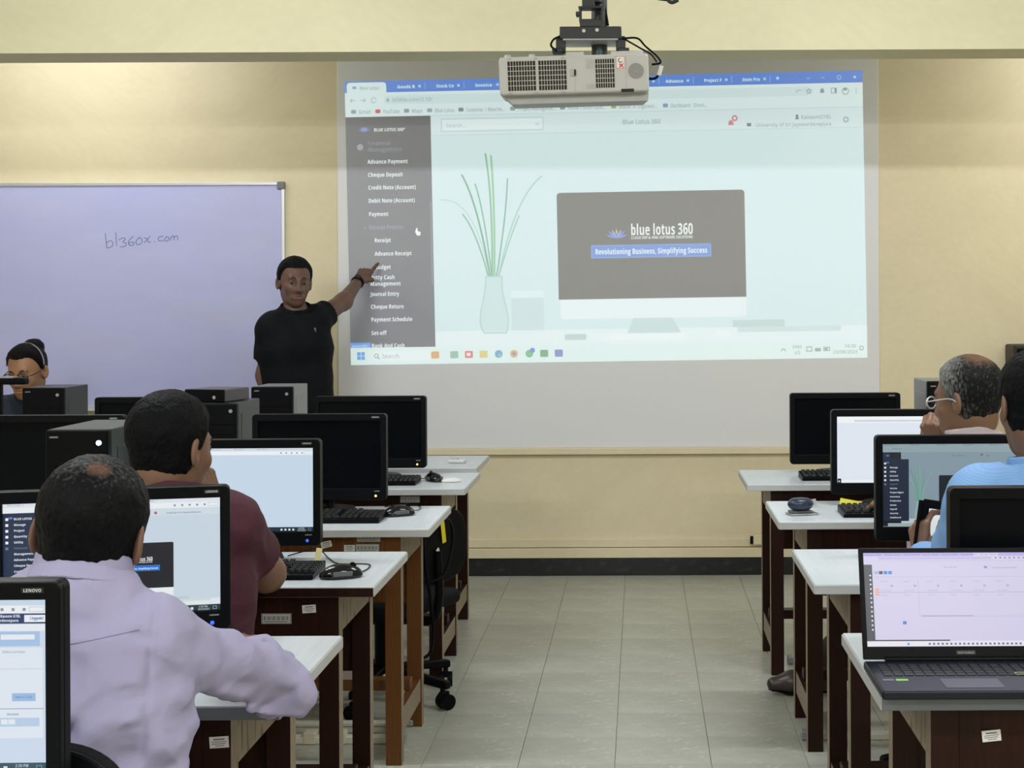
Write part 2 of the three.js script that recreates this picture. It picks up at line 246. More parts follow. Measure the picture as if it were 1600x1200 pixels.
  c.strokeStyle = '#bcd0d3'; c.fillStyle = '#f0fafb'; c.fillRect(300, 124, 318, 38); c.strokeRect(300, 124, 318, 38); c.fillStyle = '#a9bfc2'; c.font = '17px sans-serif'; c.fillText('Search...', 314, 144); c.beginPath(); c.moveTo(594, 140); c.lineTo(600, 146); c.lineTo(606, 140); c.stroke();
  c.fillStyle = '#86a3a8'; c.font = '20px sans-serif'; c.fillText('Blue Lotus 360', 866, 143, 120);
  c.fillStyle = '#e2607c'; c.beginPath(); c.arc(1206, 152, 7, Math.PI, 0); c.lineTo(1215, 160); c.lineTo(1197, 160); c.fill(); c.strokeStyle = '#d8486a'; c.lineWidth = 4; c.beginPath(); c.arc(1218, 139, 7, 0, 7); c.stroke();
  c.fillStyle = '#4d6266'; c.beginPath(); c.arc(1413, 136, 4, 0, 7); c.fill(); c.fillRect(1408, 141, 10, 5); c.fillRect(1256, 155, 13, 10);
  c.fillStyle = '#8aa4a8'; c.font = '17px sans-serif'; c.textAlign = 'right'; c.fillText('- KaseemG18L', 1520, 140, 104); c.fillText('- University of Sri Jayewardenepura', 1520, 162, 246); c.textAlign = 'left'; c.lineWidth = 3; c.strokeStyle = '#7b9296'; c.beginPath(); c.arc(1566, 150, 7, 0, 7); c.stroke();
  // side menu
  c.fillStyle = '#1c2440'; c.fillRect(0, 112, 266, 722);
  lotus(c, 58, 158, 18); c.fillStyle = '#ffffff'; c.font = 'bold 15px sans-serif'; c.fillText('BLUE LOTUS 360°', 88, 152, 98);
  c.fillStyle = '#8d94a4'; c.font = '18px sans-serif'; c.fillText('Financial', 68, 194); c.fillText('Management', 68, 214); c.beginPath(); c.arc(44, 206, 10, 0, 7); c.fill();
  c.fillStyle = '#ffffff'; c.font = 'bold 18px sans-serif';
  [[66, 252, 'Advance Payment', 126], [66, 293, 'Cheque Deposit', 110], [66, 333, 'Credit Note (Account)', 150], [66, 374, 'Debit Note (Account)', 146], [66, 416, 'Payment', 62], [82, 498, 'Receipt', 52], [82, 540, 'Advance Receipt', 116], [82, 582, 'Budget', 50], [66, 614, 'Petty Cash', 78], [66, 634, 'Management', 96], [66, 666, 'Journal Entry', 90], [66, 706, 'Cheque Return', 104], [66, 746, 'Payment Schedule', 130], [66, 788, 'Set-off', 48], [66, 828, 'Bank And Cash', 104]].forEach(([x, y, s, mw]) => c.fillText(s, x, y, mw));
  c.fillStyle = '#7d8496'; c.fillText('Receipt Process', 66, 457, 108); c.fillRect(50, 456, 5, 5);
  c.fillStyle = '#ffffff'; c.beginPath(); c.moveTo(214, 462); c.lineTo(218, 462); c.lineTo(219, 472); c.lineTo(228, 475); c.lineTo(226, 486); c.lineTo(216, 486); c.lineTo(210, 475); c.fill(); c.fillStyle = '#6b7388'; c.fillRect(259, 380, 4, 260);
  c.fillStyle = '#2f8df0'; c.fillRect(0, 818, 64, 20); c.fillStyle = '#ffffff'; c.font = '11px sans-serif'; c.fillText('javascript:;', 4, 828, 54);
  // task bar
  c.fillStyle = '#e9f7f4'; c.fillRect(0, 834, w, 54);
  c.fillStyle = '#2d9be8'; for (const [a, b] of [[20, 848], [33, 848], [20, 861], [33, 861]]) c.fillRect(a, b, 11, 11);
  c.fillStyle = '#f5fcfb'; c.beginPath(); c.roundRect(64, 846, 200, 30, 15); c.fill(); c.strokeStyle = '#7f9490'; c.lineWidth = 2.5; c.beginPath(); c.arc(80, 860, 6, 0, 7); c.moveTo(84, 864); c.lineTo(90, 870); c.stroke(); c.fillStyle = '#9fb2ae'; c.font = '18px sans-serif'; c.fillText('Search', 98, 861);
  [[252, '#e49a3c'], [312, '#7ab8a0'], [358, '#e8504e'], [404, '#e8c84e'], [452, '#2f8fd0'], [500, '#e8a04a'], [548, '#3fb56a'], [594, '#3a9a5c'], [640, '#5a68c8']].forEach(([x, col], i) => { c.fillStyle = col; c.beginPath(); if (i > 3 && i < 7) c.arc(x + 12, 860, 12, 0, 7); else c.roundRect(x, 849, 25, 22, 4); c.fill(); if (i === 5) { c.fillStyle = '#3f74c8'; c.beginPath(); c.arc(x + 12, 860, 5, 0, 7); c.fill(); } if (i === 2) { c.fillStyle = '#fff'; c.fillRect(x + 6, 855, 11, 9); } if (i === 4) { c.fillStyle = '#63c8a8'; c.beginPath(); c.arc(x + 15, 864, 6, 0, 7); c.fill(); } if (i === 6) { c.fillStyle = '#3f74c8'; c.beginPath(); c.arc(x + 22, 850, 8, 0, 7); c.fill(); } });
  c.fillStyle = '#7f9794'; c.font = '15px sans-serif'; c.fillText('ENG', 1386, 850); c.fillText('US', 1392, 868); c.fillText('14:30', 1548, 850); c.fillText('23/08/2023', 1512, 868, 78); c.strokeStyle = '#7f9794'; c.beginPath(); c.moveTo(1350, 863); c.lineTo(1357, 856); c.lineTo(1364, 863); c.stroke(); c.strokeRect(1430, 852, 16, 13); c.fillRect(1456, 856, 18, 10); c.strokeRect(1484, 854, 18, 10); c.fillRect(1486, 856, 10, 6); c.beginPath(); c.arc(1602, 858, 6, 0, 7); c.stroke();
});
{
  const x0 = WX(528, 8.24), x1 = WX(1374, 8.24), y0 = 0.686, y1 = 2.86;
  const t = thing('projection_board', 'big white projection board showing a bright projected web page', 'projection board', null, [0, 0, WALLZ]);
  mesh('board', rbox(x1 - x0, y1 - y0, 0.016, (x0 + x1) / 2, (y0 + y1) / 2, 0.008, 0.003), M([0.74, 0.745, 0.76], 0.55), t);
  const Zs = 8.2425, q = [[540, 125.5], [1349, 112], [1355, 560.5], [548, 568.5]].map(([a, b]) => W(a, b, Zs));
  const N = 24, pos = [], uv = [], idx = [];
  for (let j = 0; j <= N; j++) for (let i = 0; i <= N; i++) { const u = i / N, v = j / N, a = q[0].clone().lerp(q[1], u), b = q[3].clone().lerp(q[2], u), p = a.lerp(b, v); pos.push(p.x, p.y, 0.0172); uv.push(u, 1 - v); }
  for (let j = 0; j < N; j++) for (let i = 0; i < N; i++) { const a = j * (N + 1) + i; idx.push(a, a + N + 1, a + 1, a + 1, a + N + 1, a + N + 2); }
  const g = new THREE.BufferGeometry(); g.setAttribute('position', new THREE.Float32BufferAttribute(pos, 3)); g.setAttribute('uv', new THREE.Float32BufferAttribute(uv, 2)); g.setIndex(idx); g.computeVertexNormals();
  mesh('glowing_picture', g, M([0.37, 0.37, 0.375], 0.55, { emissive: lin(0.9, 1, 1), emissiveMap: projection, emissiveIntensity: 0.66 }), t, 'projected browser window with dark side menu, self-glowing on a darkened base');  // glows in place of the projector beam; base darkened to paint in a dimmer tone
}
{ // dark box on the wall at the right
  const t = thing('wall_speaker', 'dark brown box-shaped speaker fixed to the cream front wall', 'speaker', null, [WX(1581, 8.1) + 0.14, WY(541, 8.1) - 0.42, WALLZ]);
  mesh('cabinet', rbox(0.28, 0.42, 0.2, 0, 0.21, 0.1, 0.012), M([0.02, 0.012, 0.012], 0.5), t); mesh('grille', rbox(0.25, 0.38, 0.012, 0, 0.21, 0.202, 0.008), blackMatte, t);
}

// ---------------------------------------------------------------- desks
const tagTex = canvas(128, 64, (c) => { c.fillStyle = '#b9b9b4'; c.fillRect(0, 0, 128, 64); c.strokeStyle = '#77776f'; c.lineWidth = 4; c.strokeRect(3, 3, 122, 58); c.fillStyle = '#3c3c3c'; for (let i = 10; i < 116; i += 3 + (i * 7) % 5) c.fillRect(i, 16, 2, 26); c.fillRect(12, 48, 100, 4); });
const stickerTex = canvas(128, 80, (c) => { c.fillStyle = '#d9d8d2'; c.fillRect(0, 0, 128, 80); c.fillStyle = '#75757d'; c.fillRect(26, 14, 76, 11); c.fillRect(14, 34, 100, 6); c.fillRect(14, 48, 92, 6); c.fillRect(36, 62, 60, 6); });
const tagMat = M([1, 1, 1], 0.5, { map: tagTex }), stickerMat = M([1, 1, 1], 0.7, { map: stickerTex });
function sticker(parent, name, m, w, h, x, y, z, tilt, label) { const o = mesh(name, new THREE.BoxGeometry(w, h, 0.001), m, parent, label); o.position.set(x, y, z); o.rotation.z = tilt; return o; }
function desk(label, x0, x1, front, back, wood, o = {}) {
  const w = x1 - x0, d = back - front, H = 0.75, th = 0.026, ins = 0.092, L = 0.05;
  const t = thing('computer_desk', label, 'desk', 'white-topped wooden computer desks', [(x0 + x1) / 2, 0, -(front + back) / 2]);
  const top = mesh('desktop', rbox(w, th, d, 0, H - th / 2, 0, 0.002, 1), laminate, t, 'white laminate top');
  mesh('edge_band', rbox(w, th - 0.004, 0.003, 0, H - th / 2 - 0.001, d / 2 + 0.001, 0.001, 1), o.edge ?? laminateEdge, top);
  mesh('edge_band', rbox(0.003, th - 0.004, d, w / 2 + 0.001, H - th / 2 - 0.001, 0, 0.001, 1), laminateEdge, top);
  mesh('edge_band', rbox(0.003, th - 0.004, d, -w / 2 - 0.001, H - th / 2 - 0.001, 0, 0.001, 1), laminateEdge, top);
  const lx = w / 2 - ins - L / 2, lz = d / 2 - 0.03 - L / 2, six = [paleWood, paleWood, wood, wood, wood, wood];
  for (const sx of [-1, 1]) for (const sz of [-1, 1]) {
    const g = new THREE.BoxGeometry(L, H - th, L); const l = mesh('leg', g, six, t); l.position.set(sx * lx, (H - th) / 2, sz * lz);
  }
  for (const sx of [-1, 1]) {
    mesh('side_apron', rbox(0.022, 0.1, 2 * lz - L, sx * (lx + 0.012), H - th - 0.05, 0, 0.002, 1), paleWood, t, 'pale worn side rail');
    const s = mesh('side_stretcher', new THREE.BoxGeometry(0.026, 0.075, 2 * lz - L), six, t); s.position.set(sx * (lx + 0.008), 0.128, 0);
  }
  mesh('front_apron', rbox(2 * lx - L, 0.125, 0.02, 0, H - th - 0.0625, lz + 0.013, 0.002, 1), wood, t);
  mesh('back_apron', rbox(2 * lx - L, 0.30, 0.02, 0, H - th - 0.15, -lz - 0.006, 0.002, 1), wood, t);
  mesh('footrest', rbox(2 * lx + 0.02, 0.036, 0.06, 0, 0.184, -0.06, 0.003, 1), wood, t);
  const fz = lz + 0.0262;
  for (const [x, y, kind, tilt] of o.stickers ?? []) sticker(t, kind ? 'asset_tag' : 'paper_sticker', kind ? tagMat : stickerMat, kind ? 0.075 : 0.034, kind ? 0.026 : 0.02, x - (x0 + x1) / 2, y, fz, tilt ?? 0, kind ? 'grey metal tag with dark print' : 'small white paper sticker');
  return t;
}
const Dz = { T0: [1.52, 2.085], T1: [2.686, 3.256], T2: [3.822, 4.373], T3: [4.814, 5.371], T4: [5.88, 6.44], T5: [6.63, 7.18], R1: [5.97, 6.5], R2: [4.94, 5.46], R3: [3.83, 4.38], R4: [2.73, 3.26] };
desk('computer desk with the monitor showing a blue form', -1.86, -0.60, ...Dz.T0, darkWood);
desk('computer desk where the man in lilac rests his arm', -1.885, -0.635, ...Dz.T1, darkWood, { edge: shadedEdge, stickers: [[WX(343, 2.73), WY(1153, 2.73), 0, 0.06], [WX(262, 2.73), WY(1149, 2.73), 1, 0.03], [WX(246, 2.73), WY(1122, 2.73), 0, 0.1]] });
desk('dark computer desk where the man in maroon leans his elbow', -1.917, -0.667, ...Dz.T2, darkWood, { edge: darkWood, stickers: [[WX(482, 3.86), WY(948, 3.86), 0, 0.06], [WX(431, 3.86), WY(963, 3.86), 1, 0]] });
desk('amber-legged computer desk behind the white monitor', -1.916, -0.666, ...Dz.T3, amberWood, { stickers: [[WX(509, 4.85), WY(848, 4.85), 0, 0.25], [WX(545, 4.85), WY(854, 4.85), 0, 0], [WX(573, 4.85), WY(854, 4.85), 1, 0], [WX(575, 4.85), WY(838, 4.85), 1, 0]] });
desk('aisle desk with white scrap beside a black mouse', -1.925, -0.675, ...Dz.T4, darkWood, { stickers: [[WX(640, 5.92), WY(778, 5.92), 1, 0]] });
desk('aisle desk nearest the front wall holding a white adapter', -1.96, -0.71, ...Dz.T5, darkWood);
desk('desk beyond the amber-legged one, away from the aisle', -3.18, -1.93, ...Dz.T3, darkWood);
desk('desk away from the aisle under a switched-off monitor and tower', -3.19, -1.94, ...Dz.T4, darkWood);
desk('desk away from the aisle before the woman in glasses', -3.225, -1.975, ...Dz.T5, darkWood);
desk('desk with one switched-off monitor and keyboard, nearest the speaker wall', 0.415, 1.665, ...Dz.R1, darkWood);
desk('desk carrying the dark blue gadget on clear base', 0.445, 1.695, ...Dz.R2, darkWood);
desk('desk in front of the man in the blue shirt', 0.433, 1.683, ...Dz.R3, darkWood);
desk('desk holding the open laptop', 0.427, 1.677, ...Dz.R4, darkWood, { edge: shadedEdge, stickers: [[WX(1542, 2.78), WY(1147, 2.78), 0, 0.1]] });

// ---------------------------------------------------------------- screens' contents
const icons = (c, list, y, s, col) => { c.fillStyle = col; for (const x of list) c.fillRect(x, y, s, s); };
function browserTop(c, w, col = '#e6eef6') { c.fillStyle = col; c.fillRect(0, 0, w, 44); c.fillStyle = '#f4f9fc'; c.fillRect(0, 22, w, 22); c.fillStyle = '#9fb0bd'; c.font = '11px sans-serif'; c.textBaseline = 'middle'; for (let i = 0; i < 5; i++) c.fillText('Blue Lotus  ×', 20 + i * 130, 11); icons(c, [w - 190, w - 160, w - 130, w - 100, w - 70], 29, 8, '#8497a5'); c.strokeStyle = '#a7b6c2'; c.strokeRect(w - 52, 26, 40, 13); }
function bottomBar(c, w, h, col = '#12303a') { c.fillStyle = col; c.fillRect(0, h - 28, w, 28); c.fillStyle = '#e8f2f4'; c.font = '10px sans-serif'; c.textBaseline = 'middle'; c.fillText('2:30 PM', w - 92, h - 19); c.fillText('8/23/2023', w - 94, h - 8); icons(c, [w - 190, w - 168, w - 146, w - 124], h - 19, 11, '#dfeaec'); c.strokeStyle = '#e8f2f4'; c.strokeRect(w - 34, h - 20, 14, 12); icons(c, [14, 60, 96, 132, 168], h - 20, 13, '#9fb8c0'); }
function menu(c, x, y, w, h, col, txt) { c.fillStyle = col; c.fillRect(x, y, w, h); lotus(c, x + 34, y + 24, 12); c.fillStyle = '#ffffff'; c.font = 'bold 12px sans-serif'; c.textBaseline = 'middle'; txt.forEach((s, i) => { c.fillStyle = i === 5 ? '#6f8198' : '#ffffff'; c.fillText(s, x + 46, y + 24 + i * 24, w - 54); if (i < 6) c.fillRect(x + 14, y + 19 + i * 24, 11, 11); }); }
const MENU = ['BLUE LOTUS', 'Manage', 'Project', 'Quantity', 'Utility', 'Financial', 'Management', 'Advance Payment', 'Cheque Deposit', 'Credit Note', 'Debit Note', 'Payment', 'Receipt', 'Journal Entry'];
const pageScreen = canvas(860, 484, (c, w, h) => { pageArt(c, 170, 44, w - 170, h - 72, '#cfdfec', '#06090f'); browserTop(c, w); c.fillStyle = '#d8e5ef'; c.fillRect(170, 44, w - 170, 30); c.fillStyle = '#54647a'; c.font = '9px sans-serif'; c.fillText('● - University of Sri Jayewardenepura', w - 230, 64); c.fillStyle = '#c05a78'; c.beginPath(); c.arc(w - 262, 62, 6, 0, 7); c.fill(); menu(c, 0, 44, 170, h - 72, '#0d2747', MENU); bottomBar(c, w, h); });
const blankScreen = canvas(860, 484, (c, w, h) => { c.fillStyle = '#cddff0'; c.fillRect(0, 0, w, h); browserTop(c, w, '#d5e2ee'); bottomBar(c, w, h); });
const paleScreen = canvas(860, 484, (c, w, h) => { c.fillStyle = '#e4ecf6'; c.fillRect(0, 0, w, h); c.fillStyle = '#f5fafc'; c.fillRect(0, 0, w, 50); c.fillStyle = '#cdd9e2'; c.fillRect(130, 30, w - 150, 12); c.fillStyle = '#eef6fa'; c.fillRect(0, h - 26, w, 26); c.fillStyle = '#0b0f16'; c.beginPath(); c.roundRect(8, h - 34, 26, 34, 5); c.fill(); c.beginPath(); c.roundRect(312, h - 34, 26, 34, 5); c.fill(); c.fillStyle = '#dfe8ee'; c.fillRect(15, h - 20, 10, 10); c.fillRect(320, h - 20, 10, 10); });
const dimScreen = canvas(860, 484, (c, w, h) => { pageArt(c, 110, 40, w - 110, h - 62, '#8fa5b0', '#04060b'); c.fillStyle = '#9db2b8'; c.fillRect(0, 0, w, 52); c.fillStyle = '#5f7680'; c.font = '11px sans-serif'; c.textBaseline = 'middle'; for (let i = 0; i < 5; i++) c.fillText('Blue Lotus  ×  +', 14 + i * 150, 10); c.fillText('bl360x.com', 60, 32); c.fillText('Blue Lotus 360', 400, 72); c.beginPath(); c.arc(570, 68, 7, 0, 7); c.fill(); c.fillRect(600, 70, 8, 7); menu(c, 0, 52, 46, 60, '#0c1f3a', []); menu(c, 0, 92, 154, h - 128, '#0a1c36', ['', 'Manage', 'Utility', 'Account', 'Quantity', 'Reports', 'Service', 'Project Mgmt', 'Inventory', 'Production', 'Assets', 'Payroll', 'Security', 'Dashboard']); c.fillStyle = '#a9bcc2'; c.fillRect(0, h - 24, w, 24); c.fillStyle = '#0b0f16'; c.fillRect(4, h - 30, 30, 24); });
const formScreen = canvas(860, 484, (c, w, h) => {
  c.fillStyle = '#d3e2f6'; c.fillRect(0, 0, w, h); browserTop(c, w, '#cfe0f2'); c.fillStyle = '#0e2d63'; c.fillRect(0, 44, w, 28); c.fillStyle = '#ffffff'; c.font = 'bold 10px sans-serif'; c.fillText('- Kaseem G18L', w - 136, 52, 60); c.fillText('Jayewardenepura', w - 166, 64, 90); c.fillStyle = '#f4f8fc'; c.fillRect(w - 66, 48, 58, 20); c.fillStyle = '#7f97b5'; c.fillText('⊙ Logout', w - 58, 58, 40); c.fillText('Logout', w - 46, 58, 36);
  c.fillStyle = '#eef4fb'; c.fillRect(0, 74, w - 10, 18); c.fillStyle = '#a9c8ee'; c.fillRect(0, 94, w - 24, 40); c.fillStyle = '#eef5fc'; c.fillRect(w - 130, 102, 92, 14); c.fillStyle = '#e6effa'; c.fillRect(0, 138, w - 16, 250); c.fillStyle = '#8ea6c0'; c.font = '9px sans-serif'; c.fillText('Select currency', w - 126, 150); c.fillStyle = '#c8d9ec'; c.fillRect(0, 196, w - 20, 2); c.fillStyle = '#6488b4'; c.fillText('Manager', w - 180, 216); c.fillStyle = '#9fc2ea'; c.fillRect(w - 100, 264, 64, 22); c.fillStyle = '#4d7db8'; c.fillText('Add to Grid', w - 92, 275); c.fillStyle = '#88a8cc'; c.fillRect(0, 306, w - 14, 2); c.fillStyle = '#5e80a8'; c.fillText('Amount', w - 114, 322); c.fillStyle = '#bdd5ef'; c.fillRect(0, 332, w - 26, 24); c.fillStyle = '#eaf2fb'; for (const x of [w - 170, w - 130, w - 110]) c.fillRect(x, 336, 18, 14); bottomBar(c, w, h, '#1d4a5c');
});
const laptopScreen = canvas(1000, 600, (c, w, h) => {
  c.fillStyle = '#d6d0ef'; c.fillRect(0, 0, w, h); c.fillStyle = '#b7acec'; c.fillRect(0, 0, w, 22); c.fillStyle = '#d9d4f2'; c.fillRect(620, 4, 140, 18); c.fillStyle = '#6f65a5'; c.font = '11px sans-serif'; c.textBaseline = 'middle'; for (let i = 0; i < 7; i++) c.fillText('Blue Lotus | Payment', 12 + i * 108, 12, 90); c.fillStyle = '#c5bde6'; c.beginPath(); c.roundRect(84, 26, 640, 18, 9); c.fill(); icons(c, [742, 768, 794, 820, 846, 872, 898, 924], 30, 8, '#5a5480'); c.fillStyle = '#c4bde0'; c.fillRect(80, 52, 840, 3);
  c.fillStyle = '#141c2e'; c.fillRect(0, 76, 46, 486); c.fillStyle = '#eef1fa'; for (let i = 0; i < 13; i++) { c.beginPath(); c.arc(34, 146 + i * 29, 5.5, 0, 7); c.fill(); }
  ['#9fb6d0', '#1d2330', '#1f7fd8', '#1f7fd8'].forEach((k, i) => { c.fillStyle = k; c.beginPath(); c.roundRect(58 + i * 26, 118, 21, 20, 4); c.fill(); });
  c.fillStyle = '#b9b2d6'; c.fillRect(58, 154, 880, 2); c.fillRect(58, 254, 860, 4); c.fillRect(300, 180, 2, 230); c.fillRect(300, 408, 600, 2); c.fillStyle = '#8d88ab'; c.fillRect(310, 405, 290, 4);
  c.fillStyle = '#a9a3c6'; c.font = '10px sans-serif'; for (let i = 0; i < 6; i++) { c.fillText('Account', 90 + i * 130, 186); c.fillRect(146 + i * 130, 208, 12, 12); c.fillText('Cash Deposit', 90 + i * 130, 244, 60); c.fillText('Voucher', 90 + i * 130, 274); }
  c.fillStyle = '#f0a27a'; for (let i = 0; i < 3; i++) c.fillRect(58, 232 + i * 16, 22, 10); c.fillStyle = '#1f72d0'; c.fillRect(204, 440, 20, 20); c.fillStyle = '#9089b5'; c.font = '11px sans-serif'; c.fillText('Blue Lotus 360', 450, 94, 76); c.fillRect(676, 88, 18, 14); c.fillText('- University of Sri Jayewardenepura', 712, 98, 150);
  c.fillStyle = '#eceaf7'; c.fillRect(0, h - 34, w, 34); icons(c, Array.from({ length: 22 }, (_, i) => 340 + i * 24), h - 22, 12, '#5b6080'); c.fillStyle = '#2c88d8'; c.fillRect(222, h - 22, 12, 12); c.fillStyle = '#0c0d14'; c.fillRect(0, h - 42, 460, 8);
});
const glowMat = (map, k) => M([0.02, 0.02, 0.022], 0.3, { emissive: lin(1, 1, 1), emissiveMap: map, emissiveIntensity: k });
const logoTex = canvas(128, 32, (c) => { c.fillStyle = '#0b0c0e'; c.fillRect(0, 0, 128, 32); c.fillStyle = '#c9ccce'; c.font = 'bold 26px sans-serif'; c.textBaseline = 'middle'; c.textAlign = 'center'; c.fillText('LENOVO', 64, 17, 120); });
const logoMat = M([1, 1, 1], 0.4, { map: logoTex });

// ---------------------------------------------------------------- monitors
const MW = 0.452, MH = 0.29;
const monG = (() => {
  const sw = MW - 0.032, sh = MH - 0.056, sy = 0.75 + 0.04 + 0.036 + sh / 2;
  const s = new THREE.Shape(), r = 0.012, y0 = 0.79, y1 = 0.79 + MH, x = MW / 2;
  s.moveTo(-x + r, y0); s.lineTo(x - r, y0); s.quadraticCurveTo(x, y0, x, y0 + r); s.lineTo(x, y1 - r); s.quadraticCurveTo(x, y1, x - r, y1); s.lineTo(-x + r, y1); s.quadraticCurveTo(-x, y1, -x, y1 - r); s.lineTo(-x, y0 + r); s.quadraticCurveTo(-x, y0, -x + r, y0);
  const hole = new THREE.Path(); hole.moveTo(-sw / 2, sy - sh / 2); hole.lineTo(-sw / 2, sy + sh / 2); hole.lineTo(sw / 2, sy + sh / 2); hole.lineTo(sw / 2, sy - sh / 2); hole.lineTo(-sw / 2, sy - sh / 2);
  const back = new THREE.Shape(s.getPoints(6)); s.holes.push(hole);
  return {
    sw, sh, sy,
    bezel: metric(new THREE.ExtrudeGeometry(s, { depth: 0.012, bevelEnabled: true, bevelSize: 0.002, bevelThickness: 0.002, bevelSegments: 2, curveSegments: 6 }).translate(0, 0, -0.002)),
    shell: join([metric(new THREE.ExtrudeGeometry(back, { depth: 0.02, bevelEnabled: true, bevelSize: 0.002, bevelThickness: 0.003, bevelSegments: 2, curveSegments: 6 }).translate(0, 0, -0.0265)), rbox(MW * 0.6, MH * 0.6, 0.03, 0, sy, -0.04, 0.012)]),
    neck: rbox(0.07, 0.15, 0.022, 0, 0.83, -0.058, 0.006), base: join([metric(new THREE.CylinderGeometry(0.1, 0.105, 0.012, 36).scale(1.15, 1, 0.85).translate(0, 0.756, -0.02)), cyl(0.03, 0.034, 0.02, 0, 0.77, -0.055)]),
    panel: new THREE.PlaneGeometry(sw, sh).translate(0, sy, 0.0035),
  };
})();
function monitor(label, x, Z, turn, content, power = 1, led = blueLed, bottomMark = true) {
  const t = thing('computer_monitor', label, 'monitor', 'black flat computer monitors', [x, 0.0005, -Z], turn);
  mesh('rear_shell', monG.shell, blackPlastic, t); mesh('bezel', monG.bezel, blackPlastic, t);
  mesh('screen', monG.panel, content ? glowMat(content, power) : offScreen, t, content ? 'lit screen' : 'dark switched-off screen');
  mesh('stand_neck', monG.neck, blackPlastic, t); mesh('stand_base', monG.base, blackPlastic, t);
  const lg = mesh('logo', new THREE.PlaneGeometry(0.03, 0.0075), logoMat, t, 'small pale brand lettering'); lg.position.set(MW / 2 - 0.034, 0.79 + MH - 0.009, 0.0126);
  const l2 = mesh('model_mark', new THREE.PlaneGeometry(0.022, 0.004), logoMat, t); l2.position.set(MW / 2 - 0.03, 0.79 + 0.029, 0.0126);
  mesh('power_light', new THREE.SphereGeometry(0.0042, 12, 8).scale(1, 1, 0.5).translate(MW / 2 - 0.034, 0.79 + 0.013, 0.012), led, t);
  return t;
}
monitor('lit monitor with a pale blue form page, standing behind the lilac-shirted man', -1.0016, 2.05, 0.02, formScreen, 0.85);
monitor('lit monitor with dark menu and web page in front of the man in lilac', -1.065, 3.1, 0.24, pageScreen, 0.85);
monitor('lit blank blue-white monitor in front of the man in maroon', -1.112, 4.24, 0.02, blankScreen, 0.88);
monitor('switched-off monitor with orange light directly behind the blank lit one', -1.0945, 5.24, 0, null, 0, orangeLed);
monitor('switched-off monitor with orange light before the white projection board', -1.104, 6.28, 0, null, 0, orangeLed);
monitor('switched-off monitor partly hidden by the near computer tower', -1.986, 5.24, 0, null, 0, orangeLed);
monitor('switched-off monitor below the small flat computer', -2.0, 6.28, 0, null, 0, orangeLed);
monitor('switched-off monitor standing alone on the desk nearest the speaker wall', 0.847, 6.36, 0, null, 0, orangeLed);
monitor('lit white monitor in front of the grey-haired man', 0.89, 5.34, 0, paleScreen, 0.9);
monitor('dim lit monitor with dark menu in front of the man in blue', 0.881, 4.28, 0, dimScreen, 0.75);
monitor('switched-off monitor standing behind the open laptop', 0.8416, 3.06, 0, null, 0, orangeLed);

// ---------------------------------------------------------------- computer towers
function tower(label, px, pyTop, Z, w, d, base, side, power, markLeft = true) {
  const x = WX(px, Z), h = WY(pyTop, Z) - base;
  const t = thing('computer_tower', label, 'computer', 'black and grey computer towers', [x, base + 0.0005, -Z - d / 2]);
  mesh('case', rbox(w, h, d - 0.03, 0, h / 2, -0.015, 0.003), side, t, 'grey metal case');
  const f = mesh('front_panel', rbox(w, h, 0.03, 0, h / 2, d / 2 - 0.015, 0.006), blackPlastic, t, 'black plastic front');
  for (const y of [0.80, 0.68]) mesh('drive_cover', rbox(w * 0.86, h * 0.1, 0.003, 0, h * y, d / 2 + 0.001, 0.001), blackMatte, f);
  mesh('front_grille', join(Array.from({ length: 9 }, (_, i) => box(w * 0.8, 0.003, 0.002, 0, h * (0.12 + i * 0.045), d / 2 + 0.0008))), blackMatte, f);
  mesh('power_button', new THREE.CylinderGeometry(0.007, 0.007, 0.004, 18).rotateX(Math.PI / 2).translate(w * 0.36, h * 0.91, d / 2 + 0.002), power, t, 'round power button');
  const l = mesh('logo', new THREE.PlaneGeometry(0.026, 0.0065), logoMat, t); l.position.set(markLeft ? -w * 0.36 : w * 0.3, h * 0.95, d / 2 + 0.0012);
  for (const s of [-1, 1]) { mesh('side_handle', rbox(0.004, 0.014, 0.05, s * w / 2, h * 0.42, 0.02, 0.002), lightSteel, t); mesh('side_panel', rbox(0.003, h * 0.78, d * 0.7, s * (w / 2 + 0.0005), h * 0.48, -0.02, 0.001), side, t); }
  return t;
}
const dimLed = M([0.3, 0.3, 0.3], 0.3);
tower('computer tower with bright bluish power light beside the maroon-shirted man', 118.5, 668, 4.0, 0.163, 0.36, 0.75, steelGrey, whiteLed);
tower('computer tower carrying the small flat computer', 336, 628, 5.95, 0.163, 0.36, 0.75, steelGrey, dimLed);
tower('computer tower standing in front of the instructor', 424, 602, 6.7, 0.182, 0.3, 0.75, lightSteel, dimLed);
tower('computer tower standing in front of the woman in glasses', 66, 602, 6.7, 0.18, 0.3, 0.75, steelGrey, dimLed);
tower('light grey computer tower beside the grey-haired man', 1481, 598, 6.08, 0.165, 0.3, 0.75, lightSteel, dimLed);
{
  const base = WY(628, 5.95), t = thing('mini_computer', 'small flat dark computer lying on top of a tower', 'computer', null, [WX(330, 6.02), base + 0.002, -6.11], -0.25);
  mesh('case', rbox(0.17, 0.05, 0.2, 0, 0.026, 0, 0.006), M([0.085, 0.08, 0.09], 0.45), t); mesh('front_panel', rbox(0.172, 0.05, 0.012, 0, 0.026, 0.1, 0.005), blackPlastic, t);
  mesh('power_button', new THREE.CylinderGeometry(0.007, 0.007, 0.004, 16).rotateX(Math.PI / 2).translate(0.045, 0.02, 0.107), chrome, t); const l = mesh('logo', new THREE.PlaneGeometry(0.024, 0.006), logoMat, t); l.position.set(-0.045, 0.02, 0.1068);
}

